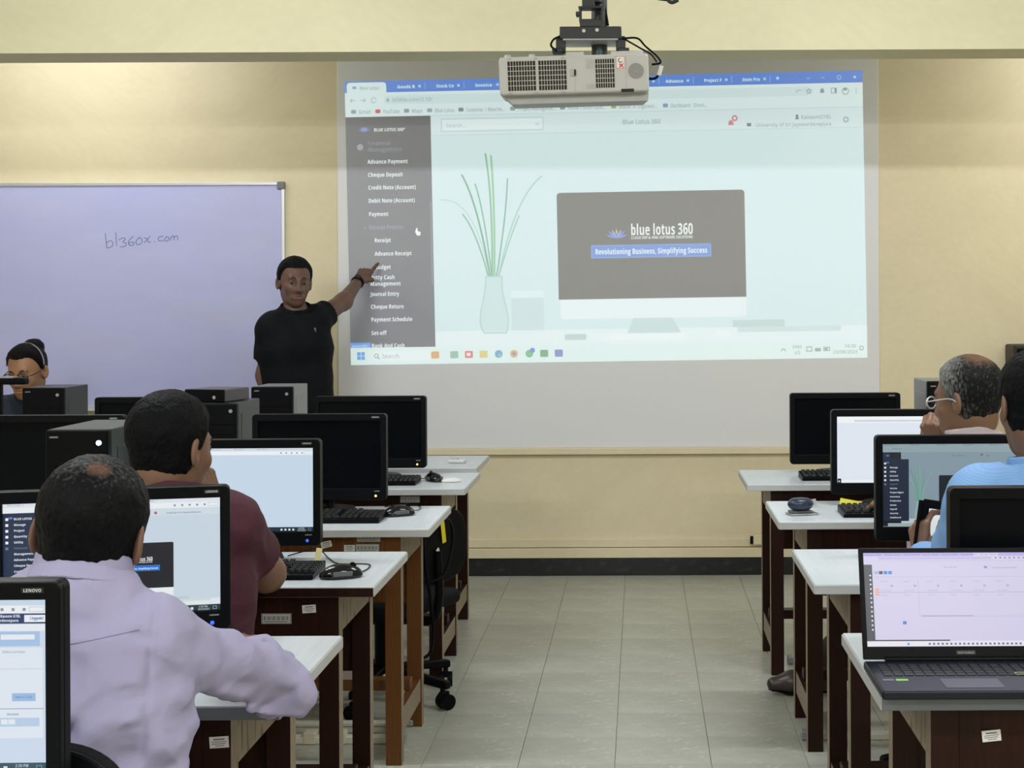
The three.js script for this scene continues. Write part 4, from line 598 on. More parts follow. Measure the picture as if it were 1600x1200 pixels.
// ---------------------------------------------------------------- small things on and under the desks
{
  const g = thing('desk_gadget', 'dark blue rounded gadget on a clear plastic base', 'gadget', null, [0.53, 0.7505, -5.1], 0.25);
  const body = sdfMesh((x, y, z) => { let d = ell(0, 0.036, 0, 0.044, 0.026, 0.034)(x, y, z); return smax(d, Math.abs(y - 0.036) - 0.021, 0.008); }, V(-0.055, 0, -0.045), V(0.055, 0.075, 0.045), 0.003);
  mesh('body', body, M([0.022, 0.032, 0.06], 0.3), g); mesh('base_plate', rbox(0.1, 0.006, 0.06, 0.006, 0.004, 0, 0.003), MP([0.85, 0.87, 0.88], 0.12, { transmission: 0.8, thickness: 0.004, ior: 1.45 }), g, 'clear plastic base'); mesh('base_ring', join([rbox(0.075, 0.008, 0.045, 0, 0.011, 0, 0.003)]), M([0.1, 0.1, 0.1], 0.4), g);
  const yt = thing('yellow_tag', 'bright yellow paper tag leaning behind the keyboard', 'tag', null, [WX(1325, 5.22), 0.756, -5.2]);
  const q = mesh('tag', rbox(0.072, 0.026, 0.0015, 0, 0.02, 0, 0.0006, 1), M([0.62, 0.58, 0.02], 0.6), yt); q.rotation.set(-0.5, 0, -0.2); mesh('fold', rbox(0.03, 0.012, 0.002, 0.01, 0.006, 0.004, 0.0008, 1), M([0.7, 0.66, 0.3], 0.6), yt);
  const pc = thing('paper_scrap', 'grey paper scrap behind the dark blue gadget', 'paper', null, [WX(1262, 5.3), 0.751, -5.3]); const s = mesh('sheet', rbox(0.06, 0.022, 0.001, 0, 0.014, 0, 0.0004, 1), M([0.3, 0.29, 0.28], 0.7), pc); s.rotation.set(-0.5, 0, 0.15);
  const wm = thing('white_scrap', 'small white plastic piece beside the mouse', 'plastic piece', null, [WX(704, 6.1), 0.7505, -6.1], 0.2); mesh('piece', sdfMesh((x, y, z) => smax(ell(0, 0.004, 0, 0.04, 0.014, 0.02)(x, y, z), -y, 0.003), V(-0.05, -0.01, -0.03), V(0.05, 0.03, 0.03), 0.003), M([0.75, 0.75, 0.74], 0.5), wm);
  const ad = thing('white_adapter', 'flat white plastic adapter on the desk nearest the front wall', 'adapter', null, [WX(713, 6.85), 0.7505, -6.85], -0.15); mesh('body', rbox(0.075, 0.016, 0.05, 0, 0.008, 0, 0.006, 3), M([0.75, 0.75, 0.74], 0.5), ad); mesh('cap', rbox(0.03, 0.008, 0.03, -0.01, 0.02, 0, 0.003), M([0.62, 0.62, 0.61], 0.5), ad);
  const ct = thing('cable_tag', 'cream tag wrapped on the cable by the keyboard of the man in maroon', 'tag', null, [WX(493, 4.14), 0.751, -4.14]); const k = mesh('tag', rbox(0.016, 0.045, 0.003, 0, 0.024, 0, 0.001, 1), M([0.66, 0.6, 0.3], 0.6), ct); k.rotation.set(-0.3, 0.3, -0.1); mesh('clip', rbox(0.02, 0.006, 0.008, 0, 0.004, 0, 0.002, 1), M([0.5, 0.47, 0.3], 0.6), ct);
  // floor cable ducts
  const duct = (label, x0, x1, Z, h, joints) => { const t = thing('floor_duct', label, 'cable duct', 'pale cable ducts under the desks', [(x0 + x1) / 2, 0, -Z]); mesh('duct', rbox(x1 - x0, h, 0.04, 0, h / 2 + 0.0003, 0, 0.004), creamPlastic, t); for (const j of joints) mesh('joint', rbox(0.04, h + 0.016, 0.05, j - (x0 + x1) / 2, (h + 0.016) / 2 + 0.0003, 0, 0.004), M([0.62, 0.58, 0.42], 0.5), t); mesh('end_cap', rbox(0.024, h + 0.008, 0.046, (x1 - x0) / 2 * (x0 < 0 ? 1 : -1), h / 2 + 0.005, 0, 0.006), lightSteel, t); };
  duct('pale cable duct on the floor under the amber-legged desk', -2.4, -0.795, 5.1, 0.024, [-1.1, -1.0]); duct('thin pale cable duct behind the wider one under the amber-legged desk', -2.4, -0.80, 5.31, 0.014, []);
  duct('pale cable duct on the floor under the grey-haired man\'s desk', 0.54, 2.4, 5.12, 0.022, []); duct('pale cable duct on the floor under the desk with one switched-off monitor', 0.6, 2.4, 6.2, 0.022, []);
  const cab2 = thing('cable_bundle', 'black cables hanging over the desk edge beside the lilac man\'s monitor', 'cable', null); for (const [a, b, c, d] of [[2, 855, 12, 935], [8, 850, 4, 930]]) mesh('cable', tube([W(a, b - 60, 3.9), W(a + 3, b - 30, 3.85), W((a + c) / 2, (b + d) / 2, 3.78), W(c, d + 40, 3.75)], 0.004, 20, 6), blackPlastic, cab2);
  const dc = thing('document_camera', 'black overhead arm with a pale flat top, standing before the woman', 'document camera', null, [WX(-10, 6.8), 0.7505, -6.8]);
  mesh('arm', rbox(0.155, 0.03, 0.06, 0.068, WY(591, 6.8) - 0.7505, 0, 0.008), blackPlastic, dc); mesh('arm_cover', rbox(0.10, 0.008, 0.058, 0.045, WY(585, 6.8) - 0.7505, 0, 0.003), M([0.3, 0.3, 0.31], 0.5), dc, 'pale grey top'); mesh('post', rbox(0.025, WY(593, 6.8) - 0.7505, 0.03, 0.024, (WY(593, 6.8) - 0.7505) / 2, 0, 0.005), blackPlastic, dc); mesh('base', rbox(0.14, 0.018, 0.16, 0.02, 0.0095, 0, 0.006), blackPlastic, dc);
  const bx = thing('carton', 'small pinkish carton on the footrest under the amber-legged desk', 'box', null, [WX(537, 5.15), 0.2025, -5.15]); 
  mesh('carton_body', rbox(0.12, 0.16, 0.055, 0, 0.08, 0, 0.003), M([0.4, 0.3, 0.29], 0.7), bx); mesh('print', box(0.06, 0.02, 0.001, 0.02, 0.09, 0.0278), M([0.05, 0.04, 0.05], 0.7), bx, 'dark print');
}

// ---------------------------------------------------------------- people
const clamp01 = (t) => t < 0 ? 0 : t > 1 ? 1 : t, sstep = (a, b, x) => { const t = clamp01((x - a) / (b - a)); return t * t * (3 - 2 * t); };
const cranium = [ell(0, 0.036, -0.014, 0.0745, 0.086, 0.096), ell(0, -0.03, 0.022, 0.060, 0.084, 0.070), ell(0, -0.092, 0.056, 0.027, 0.02, 0.024), ell(0, -0.05, -0.035, 0.056, 0.05, 0.05)];
const craniumF = union(cranium, 0.035);
const faceBits = [cone(V(0, 0.012, 0.085), V(0, -0.030, 0.104), 0.0075, 0.0125), cone(V(-0.014, -0.034, 0.089), V(0.014, -0.034, 0.089), 0.0098, 0.0098), cone(V(-0.033, 0.026, 0.076), V(0.033, 0.026, 0.076), 0.0095, 0.0095), cone(V(-0.018, -0.068, 0.08), V(0.018, -0.068, 0.08), 0.0085, 0.0085), ell(-0.040, -0.022, 0.056, 0.02, 0.02, 0.018), ell(0.040, -0.022, 0.056, 0.02, 0.02, 0.018)];
const faceF = union(faceBits, 0.016);
const earF = (x, y, z) => { const ax = Math.abs(x); const c = 0.94, s = 0.34, dx = ax - 0.078, dz = z + 0.012; const lx = dx * c - dz * s * -1, lz = dz * c + dx * s * -1; let d = ell(0, -0.002, -0.006, 0.0085, 0.034, 0.021)(lx, y, lz); return smax(d, -ell(0.009, 0.0, -0.003, 0.006, 0.021, 0.012)(lx, y, lz), 0.004); };
function headF(x, y, z) {
  let d = smin(craniumF(x, y, z), faceF(x, y, z), 0.02);
  const ax = Math.abs(x); d = smax(d, -(Math.hypot(ax - 0.031, y - 0.006, z - 0.098) - 0.0185), 0.012);
  d = smax(d, -cone(V(-0.016, -0.0655, 0.094), V(0.016, -0.0655, 0.094), 0.0022, 0.0022)(x, y, z), 0.003);
  return smin(d, earF(x, y, z), 0.006);
}
function handBones(w, dir, back, side, curl, s = 1) {
  const d = dir.clone().normalize(), n = back.clone().addScaledVector(d, -back.dot(d)).normalize(), t = n.clone().cross(d).multiplyScalar(side), out = [];
  const at = (a, b, c) => w.clone().addScaledVector(d, a * s).addScaledVector(t, b * s).addScaledVector(n, c * s);
  const off = [0.027, 0.009, -0.009, -0.026], kn = [0.086, 0.09, 0.086, 0.077], L = [[0.042, 0.025, 0.02], [0.046, 0.029, 0.021], [0.043, 0.027, 0.02], [0.034, 0.021, 0.018]];
  for (let i = 0; i < 4; i++) {
    let p = at(kn[i], off[i], 0); out.push(cone(at(0.0, off[i] * 0.55, 0), p, 0.0145 * s, 0.0118 * s));
    let a = 0; L[i].forEach((len, j) => { a += curl[i + 1] * [1.25, 1.5, 1.0][j]; const q = p.clone().addScaledVector(d, Math.cos(a) * len * s).addScaledVector(n, -Math.sin(a) * len * s); out.push(cone(p, q, (0.0098 - j * 0.0009) * s, (0.0092 - j * 0.0011) * s)); p = q; });
  }
  let p = at(0.012, 0.02, -0.004); const c = curl[0];
  [[0.045, 0.75, 0.62, 0.25], [0.032, 0.85 - 0.2 * c, 0.4 - 0.9 * c, 0.3 + 0.4 * c], [0.026, 0.9 - 0.4 * c, 0.2 - 1.0 * c, 0.2 + 0.5 * c]].forEach(([len, a, b, e], j) => { const v = d.clone().multiplyScalar(a).addScaledVector(t, b).addScaledVector(n, -e).normalize(); const q = p.clone().addScaledVector(v, len * s); out.push(cone(p, q, (0.0145 - j * 0.002) * s, (0.0118 - j * 0.0014) * s)); p = q; });
  return out;
}
function boundsOf(pts, pad) { const b = new THREE.Box3().setFromPoints(pts); return [b.min.clone().subScalar(pad), b.max.clone().addScalar(pad)]; }
const hairBump = field(256, (u, v) => 0.5 + 0.5 * noise(u * 90, v * 9, 3) * 0.7 + 0.15 * noise(u * 200, v * 24, 8), false, 1);
hairBump.repeat.set(4, 3);
function person(S) {
  const root = thing('person', S.label, 'person', null), skin = MP(S.skin, 0.5, { sheen: 0.15, sheenRoughness: 0.5 });
  const H = S.head, hm = new THREE.Matrix4().makeRotationFromEuler(new THREE.Euler(H.pitch ?? 0, H.yaw, H.roll ?? 0, 'YXZ')).scale(V(H.s, H.s, H.s)).setPosition(H.p), inv = hm.clone().invert(), e = inv.elements;
  const toLocal = (f) => (x, y, z) => f(e[0] * x + e[4] * y + e[8] * z + e[12], e[1] * x + e[5] * y + e[9] * z + e[13], e[2] * x + e[6] * y + e[10] * z + e[14]) * H.s;
  const nape = V(0, -0.055, -0.032).applyMatrix4(hm), up = (S.up ?? H.p.clone().sub(S.N)).normalize();
  const right = S.sh[1].clone().sub(S.sh[0]).setY(0).normalize(), tw = S.tw ?? 0.078, tr = S.tr ?? 0.105;
  const sideP = (p, k) => p.clone().addScaledVector(right, k);
  const hips = S.hip ?? [sideP(S.P, -0.085), sideP(S.P, 0.085)];
  const torso = (k) => [-1, 1].flatMap((s, i) => [cone(sideP(S.P, s * tw * 1.0), sideP(S.C, s * tw), tr * 0.98 + k, tr + k), cone(sideP(S.C, s * tw), S.sh[i].clone().lerp(S.N, 0.28).add(V(0, -0.04, 0)), tr + k, 0.062 + k), cone(S.N.clone().addScaledVector(up, 0.012), S.sh[i], 0.046 + k * 0.7, (S.ur ?? 0.058) - 0.010 + k), cone(S.N.clone().addScaledVector(up, -0.045), S.C, 0.063 + k, 0.098 + k), cone(S.sh[i], S.sh[i].clone().lerp(S.C, 0.35), (S.ur ?? 0.058) - 0.003 + k, 0.07 + k)]);
  const arm = (i, k) => [cone(S.sh[i], S.el[i], (S.ur ?? 0.058) - 0.004 + k, (S.er ?? 0.042) + k), cone(S.el[i], S.wr[i], (S.er ?? 0.042) + 0.001 + k, 0.026 + k)];
  const leg = (i, k) => [cone(hips[i], S.kn[i], 0.085 + k, 0.058 + k), cone(S.kn[i], S.an[i], 0.055 + k, 0.04 + k)];
  const neck = cone(S.N.clone().addScaledVector(up, -0.01), nape, 0.053 * H.s, 0.054 * H.s);
  const pts = [S.N, S.P, ...S.sh, ...S.el, ...S.wr, ...hips, ...S.kn, ...S.an, nape];
  // body: one continuous figure, with finer grids for the head and hands
  const slim = S.shirt.sleeve === 'long' ? -0.009 : 0, bodyF = union([...torso(-0.016), ...arm(0, slim), ...arm(1, slim), ...leg(0, 0), ...leg(1, 0), neck], 0.03);
  const parts = [sdfMesh(bodyF, ...boundsOf(pts, 0.13), 0.013)];
  const headW = toLocal(headF), headFull = (x, y, z) => smin(headW(x, y, z), neck(x, y, z), 0.02);
  const hp = []; for (const a of [-0.1, 0.1]) for (const b of [-0.13, 0.13]) for (const c of [-0.125, 0.125]) hp.push(V(a, b, c).applyMatrix4(hm));
  parts.push(sdfMesh(headFull, ...boundsOf(hp, 0.004), 0.0038 * H.s));
  S.hands.forEach((h, i) => { if (!h) return; const bones = handBones(S.wr[i], h.dir, h.back, h.side, h.curl, h.s ?? 1); const f = (x, y, z) => { let d = bones[0](x, y, z); for (let q = 1; q < bones.length; q++) d = smin(d, bones[q](x, y, z), 0.0065); return smin(d, cone(S.el[i].clone().lerp(S.wr[i], 0.75), S.wr[i], 0.031, 0.025)(x, y, z), 0.02); }; const fore = cone(S.el[i].clone().lerp(S.wr[i], 0.75), S.wr[i], 0.031, 0.025), ff = (x, y, z) => { let d = bones[0](x, y, z); for (let q = 1; q < bones.length; q++) d = smin(d, bones[q](x, y, z), 0.0065); return smin(d, fore(x, y, z), 0.02); }; parts.push(sdfMesh(ff, S.wr[i].clone().subScalar(0.2), S.wr[i].clone().addScalar(0.2), h.cell ?? 0.0042)); });
  mesh('body', mergeGeometries(parts), skin, root);
  // hair
  const hairy = S.hair, lim = hairy.limit ?? ((x, y, z) => -0.062 + 0.13 * sstep(-0.035, 0.058, z));
  const hairF = (x, y, z) => {
    const L0 = lim(x, y, z), th = hairy.t * (0.75 + 0.45 * sstep(-0.02, 0.09, y)) * (0.15 + 0.85 * sstep(-0.002, 0.035, y - L0)), n = noise(x * 55, y * 40, z * 55) * 0.0022 + noise(x * 160, y * 90, z * 160) * 0.0016;
    let d = craniumF(x, y, z) - th + n; d = smax(d, (L0 + 0.004 * noise(x * 120, y * 120, z * 120)) - y, 0.006);
    if (hairy.bald) for (const [a, b, c, r] of hairy.bald) d = smax(d, r + 0.006 * noise(x * 70, y * 70, z * 70) - Math.hypot(x - a, y - b, z - c), 0.012);
    if (hairy.bun) d = smin(d, ell(...hairy.bun)(x, y, z) + n, 0.008);
    return d;
  };
  const hg = sdfMesh(toLocal(hairF), ...boundsOf(hp.concat([V(0, 0.17, -0.02).applyMatrix4(hm)]), 0.02), 0.0036 * H.s);
  const p = hg.attributes.position, col = new Float32Array(p.count * 3), uv = hg.attributes.uv, q = V();
  for (let i = 0; i < p.count; i++) { q.fromBufferAttribute(p, i).applyMatrix4(inv); const g = hairy.grey ? clamp01(hairy.grey(q.x, q.y, q.z) + 0.7 * noise(q.x * 260, q.y * 70, q.z * 260)) : 0; for (let k = 0; k < 3; k++) col[i * 3 + k] = hairy.dark[k] + (hairy.light?.[k] ?? 0.2) * g; for (const [a, b, c, r] of hairy.thin ?? []) { const m = clamp01((r - Math.hypot(q.x - a, q.y - b, q.z - c)) / (r * 0.5) + 0.5 * noise(q.x * 120, q.y * 120, q.z * 120)) * 0.9; for (let k = 0; k < 3; k++) col[i * 3 + k] += (S.skin[k] * 0.7 - col[i * 3 + k]) * m; } uv.setXY(i, Math.atan2(q.x, q.z * (Math.cos(H.yaw) > 0 ? 1 : -1)) / Math.PI, q.y * 8); }
  hg.setAttribute('color', new THREE.BufferAttribute(col, 3));
  mesh('hair', hg, new THREE.MeshPhysicalMaterial({ color: 0xffffff, vertexColors: true, specularIntensity: 0.15, roughness: hairy.rough ?? 0.5, bumpMap: hairBump, bumpScale: 0.0016 }), root, hairy.label);
  // face parts
  const face = (name, g, m, label) => { const o = mesh(name, g, m, root, label); o.applyMatrix4(hm); return o; };
  for (const s of [-1, 1]) {
    face('eye', new THREE.SphereGeometry(0.0118, 16, 12).translate(s * 0.031, 0.006, 0.0765), M([0.17, 0.15, 0.14], 0.35)); face('iris', new THREE.SphereGeometry(0.0072, 12, 8).scale(1, 1, 0.5).translate(s * 0.031 + (S.gaze ?? 0), 0.0045, 0.0868), M([0.012, 0.007, 0.005], 0.15));
    face('eyelid', new THREE.SphereGeometry(0.0128, 16, 8, 0, 2 * Math.PI, 0, Math.PI * (S.lid ?? 0.42)).rotateX(0.35).translate(s * 0.031, 0.006, 0.0768), skin);
    face('eyebrow', tube([V(s * 0.014, 0.0245, 0.0885), V(s * 0.03, 0.0305, 0.0855), V(s * 0.047, 0.0255, 0.0735)], 0.0036, 12, 6), M(hairy.dark, 0.6));
  }
  face('lips', join([metric(new THREE.SphereGeometry(1, 16, 10).scale(0.024, 0.0055, 0.0085).translate(0, -0.0595, 0.087)), metric(new THREE.SphereGeometry(1, 16, 10).scale(0.021, 0.0065, 0.0085).translate(0, -0.0735, 0.0862))]), M(S.skin.map((c, i) => c * [0.95, 0.62, 0.62][i]), 0.45));
  // clothes
  const T = S.shirt, wr = T.wrinkle ?? (() => 0);
  const sleeveEnd = (i) => T.sleeve === 'long' ? S.wr[i].clone() : S.sh[i].clone().lerp(S.el[i], T.sleeve[i] ?? T.sleeve);
  const sleeves = [0, 1].flatMap((i) => {
    const L = T.loose ?? 0.014, out = [];
    if (T.sleeve === 'long') { const end = S.el[i].clone().lerp(S.wr[i], T.cuff ?? 0.93), ax = S.wr[i].clone().sub(S.el[i]).normalize(), c = cone(S.el[i], S.wr[i], (S.er ?? 0.042) + 0.003 + L * 1.1, 0.03 + L * 0.8); out.push(cone(S.sh[i], S.el[i], (S.ur ?? 0.058) + L, (S.er ?? 0.042) + 0.004 + L * 1.1), (x, y, z) => Math.max(c(x, y, z), (x - end.x) * ax.x + (y - end.y) * ax.y + (z - end.z) * ax.z)); }
    else { const end = sleeveEnd(i), ax = S.el[i].clone().sub(S.sh[i]).normalize(), c = cone(S.sh[i], S.el[i], 0.056 + L, 0.05 + L * 1.1); out.push((x, y, z) => Math.max(c(x, y, z), (x - end.x) * ax.x + (y - end.y) * ax.y + (z - end.z) * ax.z)); }
    return out;
  });
  const core = torso(T.loose ?? 0.014), top = S.N.clone().addScaledVector(up, 0.03), hem = S.P.y + (T.hem ?? -0.08);
  const shirtF = (x, y, z) => { let d = core[0](x, y, z); for (let i = 1; i < core.length; i++) d = smin(d, core[i](x, y, z), 0.045); for (const f of sleeves) { const k = f(x, y, z); d = smin(d, k, 0.025); } { const vx = x - top.x, vy = y - top.y, vz = z - top.z, h = vx * up.x + vy * up.y + vz * up.z, r = Math.hypot(vx - h * up.x, vy - h * up.y, vz - h * up.z); d = smax(d, Math.min(h, 0.095 - r), 0.006); } d = Math.max(d, hem - y); return Math.abs(d) < 0.03 ? d - wr(x, y, z) : d; };
  const g = sdfMesh(shirtF, ...boundsOf([S.P.clone().setY(hem), S.C, S.N, ...S.sh, ...S.el, ...(T.sleeve === 'long' ? S.wr : [])], 0.15), T.cell ?? 0.011, 1);
  const shirt = mesh('shirt', g, T.mat, root, T.label);
  if (T.collar) {
    const c0 = S.N.clone().addScaledVector(up, T.collarUp ?? 0.03), qn = new THREE.Quaternion().setFromUnitVectors(V(0, 1, 0), up).invert(), R = T.collarR ?? 0.069, hh = T.collar;
    const f = (x, y, z) => { q.set(x - c0.x, y - c0.y, z - c0.z).applyQuaternion(qn); const r = Math.hypot(q.x, q.z), lean = (q.y < 0 ? -q.y : 0) * 0.55; return smax(Math.abs(r - R - lean - 0.002 * noise(x * 30, y * 30, z * 30)) - 0.0055, Math.abs(q.y) - hh, 0.006); };
    mesh('collar', sdfMesh(f, c0.clone().subScalar(0.13), c0.clone().addScalar(0.13), 0.004), T.mat, shirt);
  }
  const legsF = union([...leg(0, 0.012), ...leg(1, 0.012), cone(hips[0], hips[1], 0.1, 0.1), cone(S.P, S.P.clone().lerp(S.C, 0.3), 0.1, 0.1)], 0.03);
  const cut = Math.min(S.an[0].y, S.an[1].y) - 0.01;
  mesh('trousers', sdfMesh((x, y, z) => Math.max(legsF(x, y, z), cut - y, y - hem - 0.09), ...boundsOf([...hips, ...S.kn, ...S.an, S.P], 0.16), 0.014), M(S.trousers, 0.8), root);
  S.an.forEach((a, i) => { const toe = S.toe?.[i] ?? V(0, 0, -1); const tip = a.clone().addScaledVector(toe, 0.17).setY(0.04), heel = a.clone().addScaledVector(toe, -0.045).setY(0.045), ball = a.clone().addScaledVector(toe, 0.1).setY(0.045); const f = (x, y, z) => { let d = smin(smin(cone(heel, ball, 0.038, 0.042)(x, y, z), cone(ball, tip, 0.042, 0.026)(x, y, z), 0.02), cone(a.clone().setY(0.07), a.clone().setY(0.1), 0.045, 0.046)(x, y, z), 0.03); return Math.max(d, 0.006 - y); }; const o = mesh('shoe', sdfMesh(f, a.clone().setY(-0.01).sub(V(0.25, 0, 0.25)), a.clone().setY(0.16).add(V(0.25, 0, 0.25)), 0.0075), M(S.shoe ?? [0.012, 0.01, 0.01], 0.35), root); const fs = (x, y, z) => { let d = smin(cone(heel, ball, 0.041, 0.045)(x, y, z), cone(ball, tip, 0.045, 0.029)(x, y, z), 0.02); return Math.max(d, y - 0.022, 0.0015 - y); }; mesh('sole', sdfMesh(fs, a.clone().setY(-0.01).sub(V(0.25, 0, 0.25)), a.clone().setY(0.06).add(V(0.25, 0, 0.25)), 0.0075), blackMatte, o); });
  return { root, hm, shirtF, shirt, skin, face, up };
}
function glasses(P, col, r = 0.0215) {
  const m = M(col, 0.3), f = []; for (const s of [-1, 1]) { f.push(metric(new THREE.TorusGeometry(r, 0.0028, 6, 28).scale(1.15, 0.82, 1).translate(s * 0.032, 0.002, 0.1025))); f.push(tube([V(s * 0.057, 0.006, 0.101), V(s * 0.074, 0.008, 0.07), V(s * 0.082, 0.01, 0.0), V(s * 0.083, 0.0, -0.02)], 0.002, 16, 6)); } f.push(tube([V(-0.01, 0.006, 0.104), V(0, 0.009, 0.106), V(0.01, 0.006, 0.104)], 0.002, 8, 6));
  const fr = P.face('glasses', join(f), m, 'spectacles'); const ln = join([-1, 1].map((s) => metric(new THREE.CircleGeometry(r, 24).scale(1.13, 0.8, 1).translate(s * 0.032, 0.002, 0.1025)))); mesh('lens', ln, MP([0.95, 0.97, 0.97], 0.05, { transmission: 1, thickness: 0, ior: 1.5 }), fr, 'clear lenses');
}
function surface(f, from, dir, far = 0.6) { const p = from.clone(); for (let i = 0; i < 90; i++) { const d = f(p.x, p.y, p.z); if (d < 0.0006) return p; p.addScaledVector(dir, d * 0.6); if (p.distanceTo(from) > far) break; } return null; }
const folds = (amp, fx, fy, fz, s = 0) => (x, y, z) => { const a = noise(x * fx + s, y * fy, z * fz), b = noise(x * fx * 2.1, y * fy * 2 + s, z * fz * 2.1); return amp * (1 - 2.2 * Math.abs(a)) * 0.6 + amp * 0.5 * b; };
const fabricBump = field(128, (u, v) => 0.5 + 0.25 * Math.sin(u * 2 * Math.PI * 32) * Math.sin(v * 2 * Math.PI * 32), false, 8);

{ // the man in lilac
  const sh = [V(-1.065, 0.93, -2.42), V(-0.768, 0.928, -2.42)];
  const base = folds(0.017, 7, 11, 6, 2), fine = folds(0.0065, 16, 24, 14, 5);
  const seam = V(-0.775, 0.9, -2.42), sdir = V(0.93, -0.1, -0.3).normalize();
  const P = person({
    label: 'seated man in a lilac long-sleeved shirt with thinning dark hair, seen from behind', skin: [0.19, 0.10, 0.066],
    head: { p: V(WX(142, 2.47), WY(836, 2.47), -2.47), yaw: Math.PI + 0.05, pitch: 0.12, roll: 0.12, s: 0.99 }, N: V(-0.888, 1.005, -2.435), up: V(0.06, 0.95, -0.3), er: 0.023, ur: 0.044, C: V(-0.915, 0.8, -2.385), P: V(-0.93, 0.54, -2.35),
    sh, el: [V(-1.19, 0.80, -2.64), V(-0.622, 0.788, -2.665)], wr: [V(-1.04, 0.80, -2.86), V(-0.745, 0.794, -2.885)], tw: 0.085, tr: 0.108,
    kn: [V(-1.03, 0.535, -2.78), V(-0.79, 0.53, -2.80)], an: [V(-1.02, 0.1, -2.78), V(-0.83, 0.1, -2.78)], trousers: [0.012, 0.022, 0.05],
    hands: [{ dir: V(0.25, -0.05, -0.9), back: V(0, 1, 0.1), side: -1, curl: [0.1, 0.3, 0.3, 0.3, 0.3] }, { dir: V(-0.36, 0.10, -0.95), back: V(0, 1, 0.1), side: 1, curl: [0.1, 0.16, 0.12, 0.16, 0.22] }],
    hair: { t: 0.011, dark: [0.006, 0.0065, 0.0075], light: [0.16, 0.165, 0.17], label: 'thinning dark hair with grey strands', grey: (x, y, z) => -0.45 + 0.5 * sstep(0.06, 0.11, y), thin: [[-0.018, 0.112, -0.078, 0.022]], limit: (x, y, z) => -0.06 + 0.13 * sstep(-0.03, 0.058, z) },
    shirt: { mat: M([0.37, 0.35, 0.53], 0.72, { bumpMap: fabricBump, bumpScale: 0.0003 }), label: 'lilac long-sleeved shirt', sleeve: 'long', cuff: 0.78, cell: 0.0055, loose: 0.012, collar: 0.024, collarUp: 0.026, collarR: 0.071,
      wrinkle: (x, y, z) => {
        const low = sstep(0.98, 0.7, y); let w = base(x * 0.8, y + x * 0.6, z) * (0.35 + 0.65 * low) + fine(x, y - x * 0.5, z) * (0.25 + 0.4 * low);
        const k = (x - seam.x) * sdir.x + (y - seam.y) * sdir.y + (z - seam.z) * sdir.z; // gathers beside the sleeve seam
        const pl = noise(y * 38, x * 6, 2.2) + 0.7 * noise(y * 75, x * 9, 7.7);
        w += 0.0065 * Math.exp(-(((k + 0.020) / 0.018) ** 2)) * pl * sstep(0.76, 0.84, y) - 0.0038 * Math.exp(-((k / 0.006) ** 2)) * sstep(0.74, 0.82, y);
        // drag lines running down and inward from the armpit, and slack above the waist
        const dg = (y - 0.80) * 0.85 - (x + 0.78) * 0.55, at = Math.exp(-(((x + 0.84) / 0.11) ** 2)) * Math.exp(-(((y - 0.74) / 0.10) ** 2));
        w += 0.016 * at * Math.sin(dg * 95 + 3 * noise(x * 9, y * 9, 1)) + 0.009 * sstep(0.78, 0.62, y) * Math.sin(y * 70 + x * 24 + 4 * noise(x * 7, y * 7, 3));
        if (x > -0.75) { const q = sstep(-0.75, -0.68, x); w += 0.008 * q * Math.sin((x * 0.9 + y * 0.7 - z * 0.25) * 58 + 3.5 * noise(x * 10, y * 10, z * 10)) + 0.005 * q * noise(x * 22, y * 22, z * 22); }
        return w;
      } },
  });
  const line = []; for (let i = 0; i <= 24; i++) { const x = -1.06 + i / 24 * 0.29, y = 0.948 - 0.012 * Math.sin(i / 24 * Math.PI) + 0.012 * (i / 24 - 0.5); const s = surface(P.shirtF, V(x, y, -2.05), V(0, 0, -1)); if (s) line.push(s); }
  if (line.length > 3) mesh('yoke_seam', tube(line, 0.0011, 60, 5), M([0.33, 0.31, 0.5], 0.8), P.shirt);
}
{ // the man in maroon
  const w0 = folds(0.005, 10, 16, 10, 4);
  person({
    label: 'seated man in a maroon short-sleeved shirt leaning on his elbow, seen from behind', skin: [0.20, 0.105, 0.066],
    head: { p: V(WX(268, 3.56), WY(700, 3.56), -3.56), yaw: Math.PI - 0.40, pitch: 0.1, roll: 0.0, s: 1.03 }, N: V(-1.085, 1.0, -3.535), C: V(-1.09, 0.81, -3.52), P: V(-1.09, 0.545, -3.53),
    sh: [V(-1.265, 0.955, -3.5), V(-0.945, 0.948, -3.51)], el: [V(-1.32, 0.80, -3.74), V(-0.912, 0.80, -3.735)], wr: [V(-1.14, 0.80, -3.93), V(-1.035, 0.965, -3.74)], tr: 0.106,
    kn: [V(-1.19, 0.53, -3.95), V(-1.0, 0.53, -3.95)], an: [V(-1.18, 0.1, -3.93), V(-1.0, 0.1, -3.93)], trousers: [0.012, 0.018, 0.04],
    hands: [{ dir: V(0.25, -0.05, -0.9), back: V(0, 1, 0.1), side: -1, curl: [0.1, 0.3, 0.3, 0.3, 0.3] }, { dir: V(-0.3, 0.95, 0.12), back: V(0.75, 0.2, 0.2), side: 1, curl: [0.2, 0.5, 0.6, 0.7, 0.7] }],
    hair: { t: 0.012, dark: [0.005, 0.0055, 0.0065], rough: 0.55, limit: (x, y, z) => -0.058 + 0.13 * sstep(-0.03, 0.058, z) },
    shirt: { mat: M([0.062, 0.011, 0.024], 0.8, { bumpMap: fabricBump, bumpScale: 0.0003 }), label: 'maroon short-sleeved shirt', sleeve: 0.62, cell: 0.0065, collar: 0.02, collarUp: 0.022, collarR: 0.073, loose: 0.014, wrinkle: w0 },
  });
}
